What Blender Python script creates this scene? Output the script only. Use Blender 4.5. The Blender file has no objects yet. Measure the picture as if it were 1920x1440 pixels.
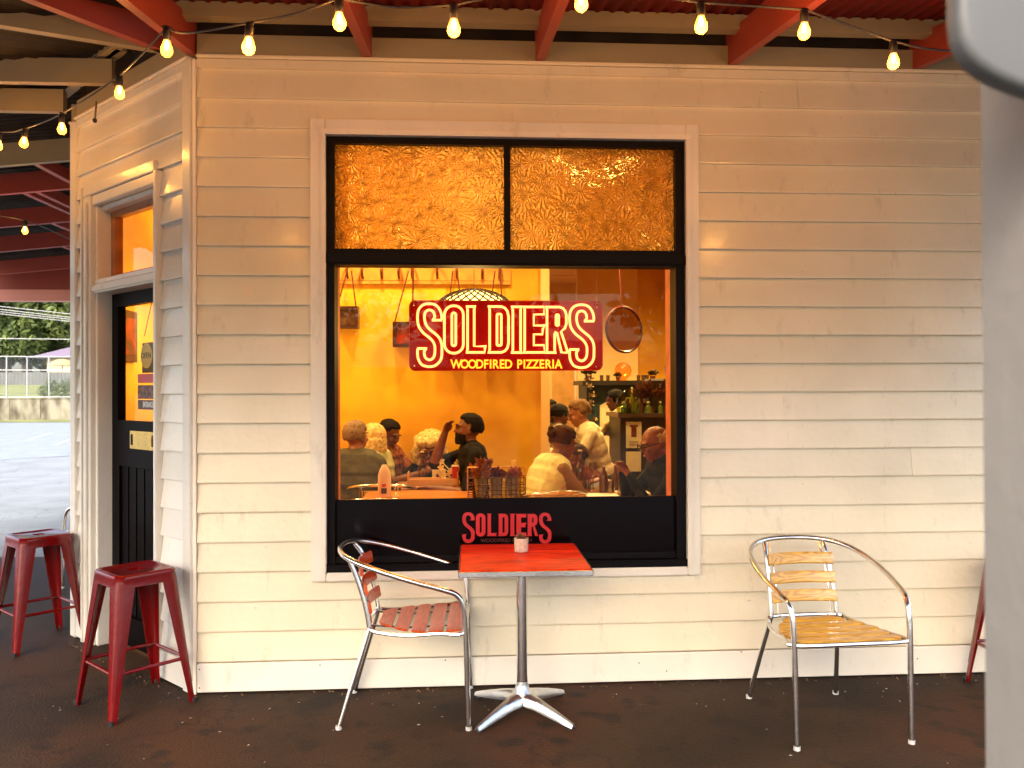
import bpy, bmesh, math, random
import numpy as np
from mathutils import Vector, Matrix, Euler, noise as mnoise
random.seed(7); np.random.seed(7)
R = math.radians
SC = bpy.context.scene
COL = SC.collection
# ------------------------------------------------------------------ camera
FPX = 1545.0; YAW = R(3.61); PITCH = R(.363); ROLL = R(.211)
CP = np.array([1.344, -4.251, 1.527])
_f = np.array([math.sin(YAW)*math.cos(PITCH), math.cos(YAW)*math.cos(PITCH), math.sin(PITCH)])
_r0 = np.array([math.cos(YAW), -math.sin(YAW), 0.]); _u0 = np.cross(_r0, _f)
_r = _r0*math.cos(ROLL)-_u0*math.sin(ROLL); _u = np.cross(_r, _f)
cd = bpy.data.cameras.new('camera'); cam = bpy.data.objects.new('camera', cd); COL.objects.link(cam)
cam.matrix_world = Matrix(((_r[0], _u[0], -_f[0], CP[0]), (_r[1], _u[1], -_f[1], CP[1]), (_r[2], _u[2], -_f[2], CP[2]), (0, 0, 0, 1)))
cd.sensor_width = 36; cd.lens = FPX/1920*36; cd.clip_end = 2000; cd.clip_start = .02
cd.dof.use_dof = True; cd.dof.focus_distance = 4.3; cd.dof.aperture_fstop = 5.0
SC.camera = cam
# ------------------------------------------------------------------ sky, sun, exposure
wd = bpy.data.worlds.new('World'); SC.world = wd; wd.use_nodes = True
nt = wd.node_tree; bg = nt.nodes['Background']
sky = nt.nodes.new('ShaderNodeTexSky'); sky.sky_type = 'NISHITA'; sky.sun_disc = False
SUN_EL, SUN_AZ = R(42), R(205)
sky.sun_elevation = SUN_EL; sky.sun_rotation = SUN_AZ; sky.dust_density = 4.5; sky.air_density = 1.0; sky.ozone_density = .6
nt.links.new(sky.outputs[0], bg.inputs[0]); bg.inputs[1].default_value = .15
sl = bpy.data.lights.new('sun', 'SUN'); sl.energy = .6; sl.angle = R(14); sl.color = (1, .95, .87)
so = bpy.data.objects.new('sun', sl); COL.objects.link(so)
so.rotation_euler = Vector((math.sin(SUN_AZ)*math.cos(SUN_EL), math.cos(SUN_AZ)*math.cos(SUN_EL), math.sin(SUN_EL))).to_track_quat('Z', 'Y').to_euler()
SC.view_settings.view_transform = 'Standard'; SC.view_settings.look = 'None'
SC.view_settings.gamma = 1; SC.view_settings.use_curve_mapping = False
SC.view_settings.exposure = 2.4
SC.cycles.use_denoising = True
SC.cycles.max_bounces = 10; SC.cycles.transparent_max_bounces = 16; SC.cycles.sample_clamp_indirect = 6
SC.cycles.caustics_refractive = False; SC.cycles.caustics_reflective = False
# ------------------------------------------------------------------ pixel -> place helpers (photo pixels, 1920 wide)
def ray(px, py): return _f+(px-960)/FPX*_r-(py-720)/FPX*_u
def ony(px, py, Y=0.): d = ray(px, py); return Vector(CP+d*((Y-CP[1])/d[1]))
def onz(px, py, Z=0.): d = ray(px, py); return Vector(CP+d*((Z-CP[2])/d[2]))
def atd(px, py, D): return Vector(CP+ray(px, py)*D)
NC = np.array([-1, -1, 0])/2**.5
def onc(px, py, off=0.):
    d = ray(px, py); return Vector(CP+d*((off-CP@NC)/(d@NC)))
# ------------------------------------------------------------------ mesh builder
class MB:
    def __init__(s): s.v = []; s.f = []; s.m = []; s.cur = 0
    def add(s, vs, fs):
        o = len(s.v); s.v += [tuple(map(float, v)) for v in vs]
        for f in fs: s.f.append(tuple(i+o for i in f)); s.m.append(s.cur)
        return s
    def box(s, a, b, M=None):
        x0, y0, z0 = a; x1, y1, z1 = b
        vs = [Vector(p) for p in ((x0,y0,z0),(x1,y0,z0),(x1,y1,z0),(x0,y1,z0),(x0,y0,z1),(x1,y0,z1),(x1,y1,z1),(x0,y1,z1))]
        if M is not None: vs = [M @ v for v in vs]
        return s.add(vs, [(0,3,2,1),(4,5,6,7),(0,1,5,4),(1,2,6,5),(2,3,7,6),(3,0,4,7)])
    def bbox(s, a, b, r=.004, M=None):
        "box with chamfered edges"
        x0, y0, z0 = a; x1, y1, z1 = b; r = min(r, (x1-x0)/2.1, (y1-y0)/2.1, (z1-z0)/2.1)
        bm = bmesh.new(); vs = [bm.verts.new(p) for p in ((x0,y0,z0),(x1,y0,z0),(x1,y1,z0),(x0,y1,z0),(x0,y0,z1),(x1,y0,z1),(x1,y1,z1),(x0,y1,z1))]
        for f in ((0,3,2,1),(4,5,6,7),(0,1,5,4),(1,2,6,5),(2,3,7,6),(3,0,4,7)): bm.faces.new([vs[i] for i in f])
        bmesh.ops.bevel(bm, geom=bm.edges[:], offset=r, segments=1, affect='EDGES')
        return s.bm(bm, M)
    def bm(s, bm, M=None):
        bm.verts.index_update()
        vs = [(M @ v.co if M is not None else v.co.copy()) for v in bm.verts]
        s.add(vs, [tuple(v.index for v in f.verts) for f in bm.faces]); bm.free(); return s
    def beam(s, p, q, w, h, up=(0, 0, 1), drop=True):
        "bar whose BOTTOM centre line runs p->q, w wide, h high"
        p = Vector(p); q = Vector(q); d = (q-p).normalized(); side = d.cross(Vector(up)).normalized(); u = Vector((0, 0, 1))
        vs = []
        for c in (p, q):
            for a, b in ((-1, 0), (1, 0), (1, 1), (-1, 1)): vs.append(c+side*a*w/2+u*b*h)
        return s.add(vs, [(0,1,2,3),(7,6,5,4),(0,4,5,1),(1,5,6,2),(2,6,7,3),(3,7,4,0)])
    def tube(s, pts, r, n=8, closed=False, cap=True):
        P = [Vector(p) for p in pts]; N = len(P); rs = r if isinstance(r, (list, tuple)) else [r]*N
        T = []
        for i in range(N):
            a = P[(i-1) % N] if (closed or i > 0) else P[i]; b = P[(i+1) % N] if (closed or i < N-1) else P[i]
            t = (b-a); T.append(t.normalized() if t.length > 1e-9 else Vector((0, 0, 1)))
        ref = Vector((0, 0, 1)) if abs(T[0].z) < .9 else Vector((1, 0, 0))
        nrm = T[0].cross(ref).normalized(); vs = []
        for i in range(N):
            nrm = (nrm-T[i]*nrm.dot(T[i])); nrm = nrm.normalized() if nrm.length > 1e-6 else T[i].orthogonal().normalized()
            bn = T[i].cross(nrm)
            for k in range(n):
                a = 2*math.pi*k/n; vs.append(P[i]+(nrm*math.cos(a)+bn*math.sin(a))*rs[i])
        fs = []
        for i in range(N if closed else N-1):
            j = (i+1) % N
            for k in range(n):
                l = (k+1) % n; fs.append((i*n+k, i*n+l, j*n+l, j*n+k))
        if cap and not closed: fs += [tuple(range(n))[::-1], tuple(range((N-1)*n, N*n))]
        return s.add(vs, fs)
    def lathe(s, prof, n=20, c=(0, 0, 0), M=None):
        vs = []; c = Vector(c)
        for (r, z) in prof:
            for k in range(n):
                a = 2*math.pi*k/n; v = Vector((r*math.cos(a), r*math.sin(a), z)); vs.append((M @ v if M is not None else v)+c)
        fs = []
        for i in range(len(prof)-1):
            for k in range(n):
                l = (k+1) % n; fs.append((i*n+k, i*n+l, (i+1)*n+l, (i+1)*n+k))
        fs += [tuple(range(n))[::-1], tuple(range((len(prof)-1)*n, len(prof)*n))]
        return s.add(vs, fs)
    def ball(s, c, r, seg=10, M=None):
        r = Vector(r) if isinstance(r, (tuple, list, Vector)) else Vector((r, r, r)); c = Vector(c); vs = []; rings = max(4, seg//2+1)
        vs.append(Vector((0, 0, -1)))
        for i in range(1, rings):
            t = -math.pi/2+math.pi*i/rings
            for k in range(seg): a = 2*math.pi*k/seg; vs.append(Vector((math.cos(t)*math.cos(a), math.cos(t)*math.sin(a), math.sin(t))))
        vs.append(Vector((0, 0, 1))); fs = []; L = len(vs)-1
        for k in range(seg):
            l = (k+1) % seg; fs.append((0, 1+l, 1+k)); fs.append((L, L-seg+k, L-seg+l))
        for i in range(rings-2):
            for k in range(seg):
                l = (k+1) % seg; o = 1+i*seg; fs.append((o+k, o+l, o+seg+l, o+seg+k))
        vv = []
        for v in vs:
            w = Vector((v.x*r.x, v.y*r.y, v.z*r.z)); vv.append((M @ w if M is not None else w)+c)
        return s.add(vv, fs)
    def prism(s, poly, a, b, fn):
        "poly (u,z) points extruded from a to b, fn(u,t,z)->point"
        n = len(poly); vs = [fn(u, a, z) for u, z in poly]+[fn(u, b, z) for u, z in poly]
        return s.add(vs, [tuple(range(n)), tuple(range(2*n-1, n-1, -1))]+[(i, i+n, (i+1) % n+n, (i+1) % n) for i in range(n)])
    def build(s, name, mat, parent=None, smooth=False, angle=40, fix=True):
        me = bpy.data.meshes.new(name); me.from_pydata(s.v, [], s.f)
        mats = mat if isinstance(mat, (list, tuple)) else [mat]
        for m in mats: me.materials.append(m)
        if len(mats) > 1: me.polygons.foreach_set('material_index', s.m)
        if fix: bm = bmesh.new(); bm.from_mesh(me); bmesh.ops.recalc_face_normals(bm, faces=bm.faces[:]); bm.to_mesh(me); bm.free()
        if smooth:
            me.shade_smooth()
            try: me.set_sharp_from_angle(angle=R(angle))
            except Exception: pass
        return link(name, me, parent)
def link(name, me, parent=None):
    o = bpy.data.objects.new(name, me); COL.objects.link(o)
    if parent is not None: o.parent = parent
    return o
def tag(o, label=None, cat=None, group=None, kind=None):
    if label: o['label'] = label
    if cat: o['category'] = cat
    if group: o['group'] = group
    if kind: o['kind'] = kind
    return o
def thing(name, label, cat, loc=(0, 0, 0), rz=0, group=None):
    o = bpy.data.objects.new(name, None); COL.objects.link(o); o.location = loc; o.rotation_euler = (0, 0, rz); o.empty_display_size = .1
    return tag(o, label, cat, group)
def kids(o, allo): return [c for c in allo if c.parent == o]
def dup(root, loc, rz, label, group=None):
    allo = list(COL.objects); r = root.copy(); COL.objects.link(r); r.location = loc; r.rotation_euler = (0, 0, rz); r['label'] = label
    if group: r['group'] = group
    for ch in kids(root, allo):
        c = ch.copy(); COL.objects.link(c); c.parent = r
        for g in kids(ch, allo): d = g.copy(); COL.objects.link(d); d.parent = c
    return r
def cr(pts, n=6, closed=False):
    "Catmull-Rom resample"
    P = [Vector(p) for p in pts]; N = len(P); out = []
    for i in range(N if closed else N-1):
        g = lambda k: P[k % N] if closed else P[max(0, min(N-1, k))]
        a, b, c, d = g(i-1), g(i), g(i+1), g(i+2)
        for j in range(n):
            t = j/n; out.append(.5*((2*b)+(c-a)*t+(2*a-5*b+4*c-d)*t*t+(3*b-a-3*c+d)*t**3))
    if not closed: out.append(P[-1])
    return out
# ------------------------------------------------------------------ materials
MATS = {}
def mat(name, col, rough=.6, metal=0., var=.12, scale=8., bump=.0, bscale=60., coat=0., col2=None, spec=.5, stretch=None, emit=None, es=0., sss=0., detail=5):
    if name in MATS: return MATS[name]
    m = bpy.data.materials.new(name); m.use_nodes = True; t = m.node_tree; N = t.nodes; L = t.links; p = N['Principled BSDF']
    p.inputs['Roughness'].default_value = rough; p.inputs['Metallic'].default_value = metal; p.inputs['Specular IOR Level'].default_value = spec
    p.inputs['Coat Weight'].default_value = coat
    tc = N.new('ShaderNodeTexCoord'); src = tc.outputs['Object']
    if stretch:
        mp = N.new('ShaderNodeMapping'); mp.inputs['Scale'].default_value = stretch; L.new(src, mp.inputs[0]); src = mp.outputs[0]
    nz = N.new('ShaderNodeTexNoise'); nz.inputs['Scale'].default_value = scale; nz.inputs['Detail'].default_value = detail; L.new(src, nz.inputs['Vector'])
    rp = N.new('ShaderNodeValToRGB'); c2 = col2 or tuple(max(0, c*(1-var)) for c in col); c1 = col if col2 else tuple(min(1, c*(1+var)) for c in col)
    rp.color_ramp.elements[0].position = .35; rp.color_ramp.elements[1].position = .65
    rp.color_ramp.elements[0].color = (*c2, 1); rp.color_ramp.elements[1].color = (*c1, 1)
    L.new(nz.outputs[0], rp.inputs[0]); L.new(rp.outputs[0], p.inputs['Base Color'])
    if bump:
        n2 = N.new('ShaderNodeTexNoise'); n2.inputs['Scale'].default_value = bscale; n2.inputs['Detail'].default_value = 4; L.new(src, n2.inputs['Vector'])
        bp = N.new('ShaderNodeBump'); bp.inputs['Strength'].default_value = bump; bp.inputs['Distance'].default_value = .01; L.new(n2.outputs[0], bp.inputs['Height']); L.new(bp.outputs[0], p.inputs['Normal'])
    if emit: p.inputs['Emission Color'].default_value = (*emit, 1); p.inputs['Emission Strength'].default_value = es
    MATS[name] = m; m['p'] = 1; return m
def nd(m): return m.node_tree.nodes, m.node_tree.links, m.node_tree.nodes['Principled BSDF']
def wood(name, c1, c2, rough=.3, scale=3., coat=.4, dist=6., rings=14., axis='X', spec=.5):
    if name in MATS: return MATS[name]
    m = bpy.data.materials.new(name); m.use_nodes = True; N, L, p = nd(m)
    p.inputs['Roughness'].default_value = rough; p.inputs['Coat Weight'].default_value = coat; p.inputs['Coat Roughness'].default_value = .15; p.inputs['Specular IOR Level'].default_value = spec
    tc = N.new('ShaderNodeTexCoord'); oi = N.new('ShaderNodeObjectInfo'); ad = N.new('ShaderNodeVectorMath'); ad.operation = 'ADD'
    L.new(tc.outputs['Object'], ad.inputs[0]); cm = N.new('ShaderNodeVectorMath'); cm.operation = 'SCALE'; cm.inputs['Scale'].default_value = 3.
    L.new(oi.outputs['Random'], cm.inputs[0]); L.new(cm.outputs[0], ad.inputs[1])
    mp = N.new('ShaderNodeMapping'); mp.inputs['Scale'].default_value = (1, 6, 6) if axis == 'X' else ((6, 1, 6) if axis == 'Y' else (6, 6, 1)); L.new(ad.outputs[0], mp.inputs[0])
    nz = N.new('ShaderNodeTexNoise'); nz.inputs['Scale'].default_value = scale; nz.inputs['Detail'].default_value = 2; L.new(mp.outputs[0], nz.inputs['Vector'])
    mu = N.new('ShaderNodeMath'); mu.operation = 'MULTIPLY'; mu.inputs[1].default_value = rings; L.new(nz.outputs[0], mu.inputs[0])
    fr = N.new('ShaderNodeMath'); fr.operation = 'PINGPONG'; fr.inputs[1].default_value = .5; L.new(mu.outputs[0], fr.inputs[0])
    n2 = N.new('ShaderNodeTexNoise'); n2.inputs['Scale'].default_value = scale*14; n2.inputs['Detail'].default_value = 6; L.new(mp.outputs[0], n2.inputs['Vector'])
    mx = N.new('ShaderNodeMath'); mx.operation = 'MULTIPLY_ADD'; mx.inputs[1].default_value = 1.3; L.new(fr.outputs[0], mx.inputs[0])
    sb = N.new('ShaderNodeMath'); sb.operation = 'MULTIPLY_ADD'; sb.inputs[1].default_value = 1.0; sb.inputs[2].default_value = -.32; L.new(n2.outputs[0], sb.inputs[0]); L.new(sb.outputs[0], mx.inputs[2])
    rp = N.new('ShaderNodeValToRGB'); rp.color_ramp.elements[0].position = .1; rp.color_ramp.elements[1].position = .75
    rp.color_ramp.elements[0].color = (*c2, 1); rp.color_ramp.elements[1].color = (*c1, 1); L.new(mx.outputs[0], rp.inputs[0]); L.new(rp.outputs[0], p.inputs['Base Color'])
    bp = N.new('ShaderNodeBump'); bp.inputs['Strength'].default_value = .15; bp.inputs['Distance'].default_value = .003; L.new(n2.outputs[0], bp.inputs['Height']); L.new(bp.outputs[0], p.inputs['Normal'])
    MATS[name] = m; return m
def emis(name, col, s):
    if name in MATS: return MATS[name]
    m = bpy.data.materials.new(name); m.use_nodes = True; N, L, p = nd(m)
    p.inputs['Base Color'].default_value = (*[c*.5 for c in col], 1); p.inputs['Emission Color'].default_value = (*col, 1); p.inputs['Emission Strength'].default_value = s
    MATS[name] = m; return m
def glassy(name, tint=(1, 1, 1), rough=.0, ior=1.5):
    "thin glass: fresnel reflection over see-through"
    if name in MATS: return MATS[name]
    m = bpy.data.materials.new(name); m.use_nodes = True; N = m.node_tree.nodes; L = m.node_tree.links; N.remove(N['Principled BSDF'])
    tr = N.new('ShaderNodeBsdfTransparent'); tr.inputs[0].default_value = (*tint, 1); gl = N.new('ShaderNodeBsdfGlossy'); gl.inputs['Roughness'].default_value = rough
    fr = N.new('ShaderNodeFresnel'); ge = N.new('ShaderNodeNewGeometry'); mm = N.new('ShaderNodeMapRange'); mm.inputs[3].default_value = ior; mm.inputs[4].default_value = 1/ior
    L.new(ge.outputs['Backfacing'], mm.inputs[0]); L.new(mm.outputs[0], fr.inputs[0]); mx = N.new('ShaderNodeMixShader')
    L.new(fr.outputs[0], mx.inputs[0]); L.new(tr.outputs[0], mx.inputs[1]); L.new(gl.outputs[0], mx.inputs[2]); L.new(mx.outputs[0], N['Material Output'].inputs[0])
    MATS[name] = m; return m

# painted weatherboards: cream gloss paint with grime, nail spots and streaks
def paint(name, col, rough=.33, dirt=(.30, .22, .12), amt=.5):
    m = mat(name, col, rough=rough, var=.05, scale=2.2, bump=.18, bscale=26, spec=.45)
    N, L, p = nd(m); bc = p.inputs['Base Color'].links[0].from_socket; p.inputs['Coat Weight'].default_value = .35 if rough < .45 else 0; p.inputs['Coat Roughness'].default_value = .17
    tc = N.new('ShaderNodeTexCoord'); mp = N.new('ShaderNodeMapping'); mp.inputs['Scale'].default_value = (9, 9, 3.0); L.new(tc.outputs['Object'], mp.inputs[0])
    nz = N.new('ShaderNodeTexNoise'); nz.inputs['Scale'].default_value = 1.; nz.inputs['Detail'].default_value = 9; nz.inputs['Roughness'].default_value = .75; L.new(mp.outputs[0], nz.inputs['Vector'])
    rp = N.new('ShaderNodeValToRGB'); rp.color_ramp.elements[0].position = .57; rp.color_ramp.elements[1].position = .78; L.new(nz.outputs[0], rp.inputs[0])
    n3 = N.new('ShaderNodeTexNoise'); n3.inputs['Scale'].default_value = 38; n3.inputs['Detail'].default_value = 3; L.new(tc.outputs['Object'], n3.inputs['Vector'])
    r3 = N.new('ShaderNodeValToRGB'); r3.color_ramp.elements[0].position = .73; r3.color_ramp.elements[1].position = .78; L.new(n3.outputs[0], r3.inputs[0])
    mm = N.new('ShaderNodeMath'); mm.operation = 'MAXIMUM'; L.new(rp.outputs[0], mm.inputs[0]); L.new(r3.outputs[0], mm.inputs[1])
    ml = N.new('ShaderNodeMath'); ml.operation = 'MULTIPLY'; ml.inputs[1].default_value = amt; L.new(mm.outputs[0], ml.inputs[0])
    mx = N.new('ShaderNodeMix'); mx.data_type = 'RGBA'; L.new(ml.outputs[0], mx.inputs[0]); L.new(bc, mx.inputs[6]); mx.inputs[7].default_value = (*dirt, 1)
    oi = N.new('ShaderNodeObjectInfo'); mr = N.new('ShaderNodeMapRange'); mr.inputs[3].default_value = .93; mr.inputs[4].default_value = 1.04; L.new(oi.outputs['Random'], mr.inputs[0])
    sc = N.new('ShaderNodeVectorMath'); sc.operation = 'SCALE'; L.new(mx.outputs[2], sc.inputs[0]); L.new(mr.outputs[0], sc.inputs['Scale']); L.new(sc.outputs[0], p.inputs['Base Color'])
    return m
M_CREAM = paint('cream_paint', (.80, .68, .465), rough=.28)
M_TRIM = paint('trim_paint', (.84, .75, .60), rough=.34, amt=.4)
M_SIDE = paint('white_paint', (.74, .68, .58), rough=.36, amt=.45)
M_BLACK = mat('black_frame_paint', (.003, .0012, .0012), rough=.5, var=.3, bump=.1, spec=.12)
M_HOLE = mat('rusty_nail', (.03, .02, .012), rough=.8)
M_CREAMBEAM = paint('cream_beam_paint', (.34, .26, .14), rough=.55, amt=.8)
M_REDLITBEAM = paint('redlit_beam_paint', (.36, .050, .024), rough=.55, dirt=(.2, .04, .02), amt=.6)  # red light under the awning is put into the beam colour
M_DARKSHEET = mat('dark_roof_iron', (.022, .014, .009), rough=.7, var=.5, scale=3, spec=.2)
M_REDLITSHEET = mat('redlit_roof_iron', (.13, .004, .003), rough=.6, spec=.2, var=.3, scale=3, bump=.1)  # reddish light on the roof underside, painted into the iron
M_BRASS = mat('brass', (.80, .50, .12), rough=.18, metal=1., var=.15, scale=20)
M_ALU = mat('polished_aluminium', (.80, .78, .74), rough=.17, metal=1., var=.08, scale=30, bump=.04, bscale=120)
M_ALUCAST = mat('cast_aluminium', (.72, .72, .70), rough=.28, metal=1., var=.12, scale=12, bump=.12, bscale=60)
M_STOOL = paint('red_stool_enamel', (.16, .0008, .001), rough=.22, dirt=(.05, .012, .008), amt=.5)
M_RUBBER = mat('black_rubber', (.01, .01, .01), rough=.6)
M_GLASS = glassy('window_glass', tint=(1, .92, .72), ior=1.2)
M_TEAK = wood('teak_slats', (.72, .40, .05), (.45, .20, .02), scale=1.6, rings=16)
M_REDWOOD = wood('red_slats', (.60, .075, .010), (.40, .040, .006), scale=1.6, rings=16)
M_TOPRED = wood('red_table_laminate', (.78, .030, .003), (.42, .007, .001), rough=.42, scale=1.1, rings=11, coat=.0, spec=.08)
M_INWOOD = wood('varnished_table_wood', (.62, .24, .04), (.40, .12, .02), rough=.28, scale=1.1, rings=9)
M_JAMB = mat('neonlit_jamb_paint', (.68, .20, .12), rough=.5, var=.15, scale=12)

# ------------------------------------------------------------------ ground and streets
def floor_mat(name, c1, c2, rough=.75, petals=False):
    m = mat(name, c1, rough=rough, col2=c2, scale=1.4, bump=.55, bscale=85, spec=.25, detail=10)
    N, L, p = nd(m); bc = p.inputs['Base Color'].links[0].from_socket; tc = N.new('ShaderNodeTexCoord')
    def spots(scale, a, b, col, last):
        n = N.new('ShaderNodeTexNoise'); n.inputs['Scale'].default_value = scale; n.inputs['Detail'].default_value = 4; L.new(tc.outputs['Object'], n.inputs['Vector'])
        r = N.new('ShaderNodeValToRGB'); r.color_ramp.elements[0].position = a; r.color_ramp.elements[1].position = b; L.new(n.outputs[0], r.inputs[0])
        x = N.new('ShaderNodeMix'); x.data_type = 'RGBA'; L.new(r.outputs[0], x.inputs[0]); L.new(last, x.inputs[6]); x.inputs[7].default_value = (*col, 1); return x.outputs[2]
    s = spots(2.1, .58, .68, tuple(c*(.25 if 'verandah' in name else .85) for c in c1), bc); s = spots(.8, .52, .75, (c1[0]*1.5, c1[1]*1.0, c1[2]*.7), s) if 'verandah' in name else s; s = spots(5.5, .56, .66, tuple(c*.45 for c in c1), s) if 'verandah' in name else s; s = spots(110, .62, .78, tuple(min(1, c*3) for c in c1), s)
    # cracks
    v = N.new('ShaderNodeTexVoronoi'); v.feature = 'DISTANCE_TO_EDGE'; v.inputs['Scale'].default_value = .9
    nn = N.new('ShaderNodeTexNoise'); nn.inputs['Scale'].default_value = 5; nn.inputs['Detail'].default_value = 5; L.new(tc.outputs['Object'], nn.inputs['Vector'])
    va = N.new('ShaderNodeVectorMath'); va.operation = 'MULTIPLY_ADD'; va.inputs[1].default_value = (.35, .35, .35); L.new(nn.outputs[1], va.inputs[0]); L.new(tc.outputs['Object'], va.inputs[2]); L.new(va.outputs[0], v.inputs['Vector'])
    r = N.new('ShaderNodeValToRGB'); r.color_ramp.elements[0].position = .0; r.color_ramp.elements[1].position = .006; r.color_ramp.elements[0].color = (.25, .25, .25, 1); L.new(v.outputs[0], r.inputs[0])
    x = N.new('ShaderNodeMix'); x.data_type = 'RGBA'; x.blend_type = 'MULTIPLY'; x.inputs[0].default_value = .8; L.new(s, x.inputs[6]); L.new(r.outputs[0], x.inputs[7]); L.new(x.outputs[2], p.inputs['Base Color'])
    return m
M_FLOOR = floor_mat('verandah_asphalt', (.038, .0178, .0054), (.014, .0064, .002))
M_ROAD = floor_mat('road_asphalt', (.19, .205, .21), (.15, .16, .165), rough=.8)
M_ROAD2 = floor_mat('smooth_asphalt', (.20, .22, .23), (.17, .185, .195), rough=.6)
def sheet(name, poly, z, m):
    b = MB(); b.add([(x, y, z) for x, y in poly], [tuple(range(len(poly)))]); return tag(b.build(name, m), kind='structure')
sheet('ground', [(-400, -400), (400, -400), (400, 400), (-400, 400)], -.075, M_ROAD)
a, b_ = onz(-400, 885, -.07), onz(420, 838, -.07)
far1, far2 = onz(420, 778, -.07), onz(-400, 790, -.07)
sheet('road', [(a.x, a.y), (b_.x, b_.y), (far1.x, far1.y), (far2.x, far2.y)], -.07, M_ROAD2)
sheet('street', [(-120, -9), (120, -9), (120, -17), (-120, -17)], -.07, M_ROAD2)
mk = MB()
for (p0, p1) in (((45, 826), (92, 812)), ((98, 835), (128, 824))):
    A, B = onz(p0[0], p0[1], -.065), onz(p1[0], p1[1], -.065); mk.add([A, B, B+Vector((.0, .35, 0)), A+Vector((0, .35, 0))], [(0, 1, 2, 3)])
tag(mk.build('road_marking', mat('road_paint', (.30, .32, .32), rough=.6)), kind='structure')
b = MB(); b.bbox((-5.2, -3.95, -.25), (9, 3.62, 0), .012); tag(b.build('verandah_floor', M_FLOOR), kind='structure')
# litter: white petals scattered on the asphalt
b = MB()
for i in range(170):
    x = random.uniform(-2.4, 4.6); y = random.uniform(-2.4, -.02) if random.random() < .6 else -abs(random.gauss(0, .25))-.02
    if x < .1 and y+x > -.0: y = -x*1.-.05-abs(random.gauss(0, .2)) if x > -.3 else y
    s = random.choice((.003, .004, .006, .009)); a = random.uniform(0, 6.3); z = .003
    vs = [Vector((x+math.cos(a+k*1.57+random.uniform(-.3, .3))*s*(1, .5)[k % 2], y+math.sin(a+k*1.57)*s*(1, .5)[k % 2], z+random.uniform(0, .003))) for k in range(4)]
    b.add(vs, [(0, 1, 2, 3)])
tag(b.build('fallen_petals', mat('petal_white', (.45, .40, .35), rough=.7)), 'tiny white petals scattered over the dark asphalt', 'petals', kind='stuff')
# dry leaves in a row along the wall foot
b = MB()
for i in range(170):
    x = random.uniform(.1, 4.6); y = -.035-abs(random.gauss(0, .03))
    if random.random() < .3: t = random.uniform(.0, 1.4); x, y = -t*.707-.05-random.random()*.05, t*.707-.05
    s = random.uniform(.004, .012); a = random.uniform(0, 6.3); tl = random.uniform(-.8, .8)
    M = Matrix.Translation((x, y, .008)) @ Euler((tl, tl, a)).to_matrix().to_4x4()
    b.add([M @ Vector(p) for p in ((-s, 0, 0), (0, -s*.4, s*.2), (s, 0, 0), (0, s*.4, s*.2))], [(0, 1, 2), (0, 2, 3)])
tag(b.build('dry_leaves', mat('dry_leaf', (.22, .12, .05), rough=.8, var=.5, scale=40)), 'dry brown leaf litter along the foot of the wall', 'leaf litter', kind='stuff')

# ------------------------------------------------------------------ the shop building
SHOP = thing('shop_building', 'cream weatherboard corner shop with splayed entrance and large black framed window', 'building')
S2 = 2**.5
def F_front(u, v, z): return Vector((u, -v, z))
def F_cham(u, v, z): return Vector((-u/S2-v/S2, u/S2-v/S2, z))
def F_side(u, v, z): return Vector((-1.085-v, 1.085+u, z))
def zk(k): return (20.06-k)*.15
def board(F, u0, u1, z0, h, m, v_top=-.014, v_bot=.007, back=-.03):
    n = max(2, int((u1-u0)/.35)+1); prof = [(v_bot, 0), (v_bot+.0005, .006), (v_top, h+.012), (back, h+.012), (back, 0)]
    vs = []; sd = random.random()*100
    for i in range(n+1):
        u = u0+(u1-u0)*i/n; w = mnoise.noise(Vector((u*1.7, sd, 0)))
        for j, (v, z) in enumerate(prof): vs.append(F(u, v+(.0018*w if j < 3 else 0), z0+z+(.0016*mnoise.noise(Vector((u*1.3, sd+9, 0))) if j < 2 else 0)))
    k = len(prof); fs = [(i*k+j, (i+1)*k+j, (i+1)*k+(j+1) % k, i*k+(j+1) % k) for i in range(n) for j in range(k)]
    fs += [tuple(range(k))[::-1], tuple(range(n*k, n*k+k))]
    b = MB(); b.add(vs, fs); return b.build('weatherboard', m, SHOP)
def run(F, u0, u1, k, m, joints=()):
    xs = [u0]+[j for j in joints if u0 < j < u1]+[u1]
    for a, c in zip(xs, xs[1:]): board(F, a+(.001 if a != u0 else 0), c-(.001 if c != u1 else 0), zk(k), .15, m)
WX0, WX1, WZ0, WZ1 = .588, 2.592, .556, 2.905
random.seed(3)
for k in range(0, 20):
    z = zk(k); js = {0: (3.135,), 13: (3.745,), 15: (4.9,), 5: (5.1,)}.get(k, ())
    if 2 <= k <= 16: run(F_front, .02, WX0+.004, k, M_CREAM); run(F_front, WX1-.004, 5.8, k, M_CREAM, js)
    else: run(F_front, .02, 5.8, k, M_CREAM, js)
    if z > 2.69: run(F_cham, .085, 1.45, k, M_SIDE)
    else: run(F_cham, .085, .342, k, M_SIDE); run(F_cham, 1.335, 1.45, k, M_SIDE)
    run(F_side, .03, 6.4, k, M_SIDE)
def wbox(F, u0, u1, v0, v1, z0, z1, name, m, parent=SHOP, r=.004):
    b = MB(); bm = bmesh.new()
    ps = [(u0,v0,z0),(u1,v0,z0),(u1,v1,z0),(u0,v1,z0),(u0,v0,z1),(u1,v0,z1),(u1,v1,z1),(u0,v1,z1)]
    vs = [bm.verts.new(F(*p)) for p in ps]
    for f in ((0,3,2,1),(4,5,6,7),(0,1,5,4),(1,2,6,5),(2,3,7,6),(3,0,4,7)): bm.faces.new([vs[i] for i in f])
    if r: bmesh.ops.bevel(bm, geom=bm.edges[:], offset=r, segments=2, affect='EDGES')
    b.bm(bm); return b.build(name, m, parent)
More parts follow.
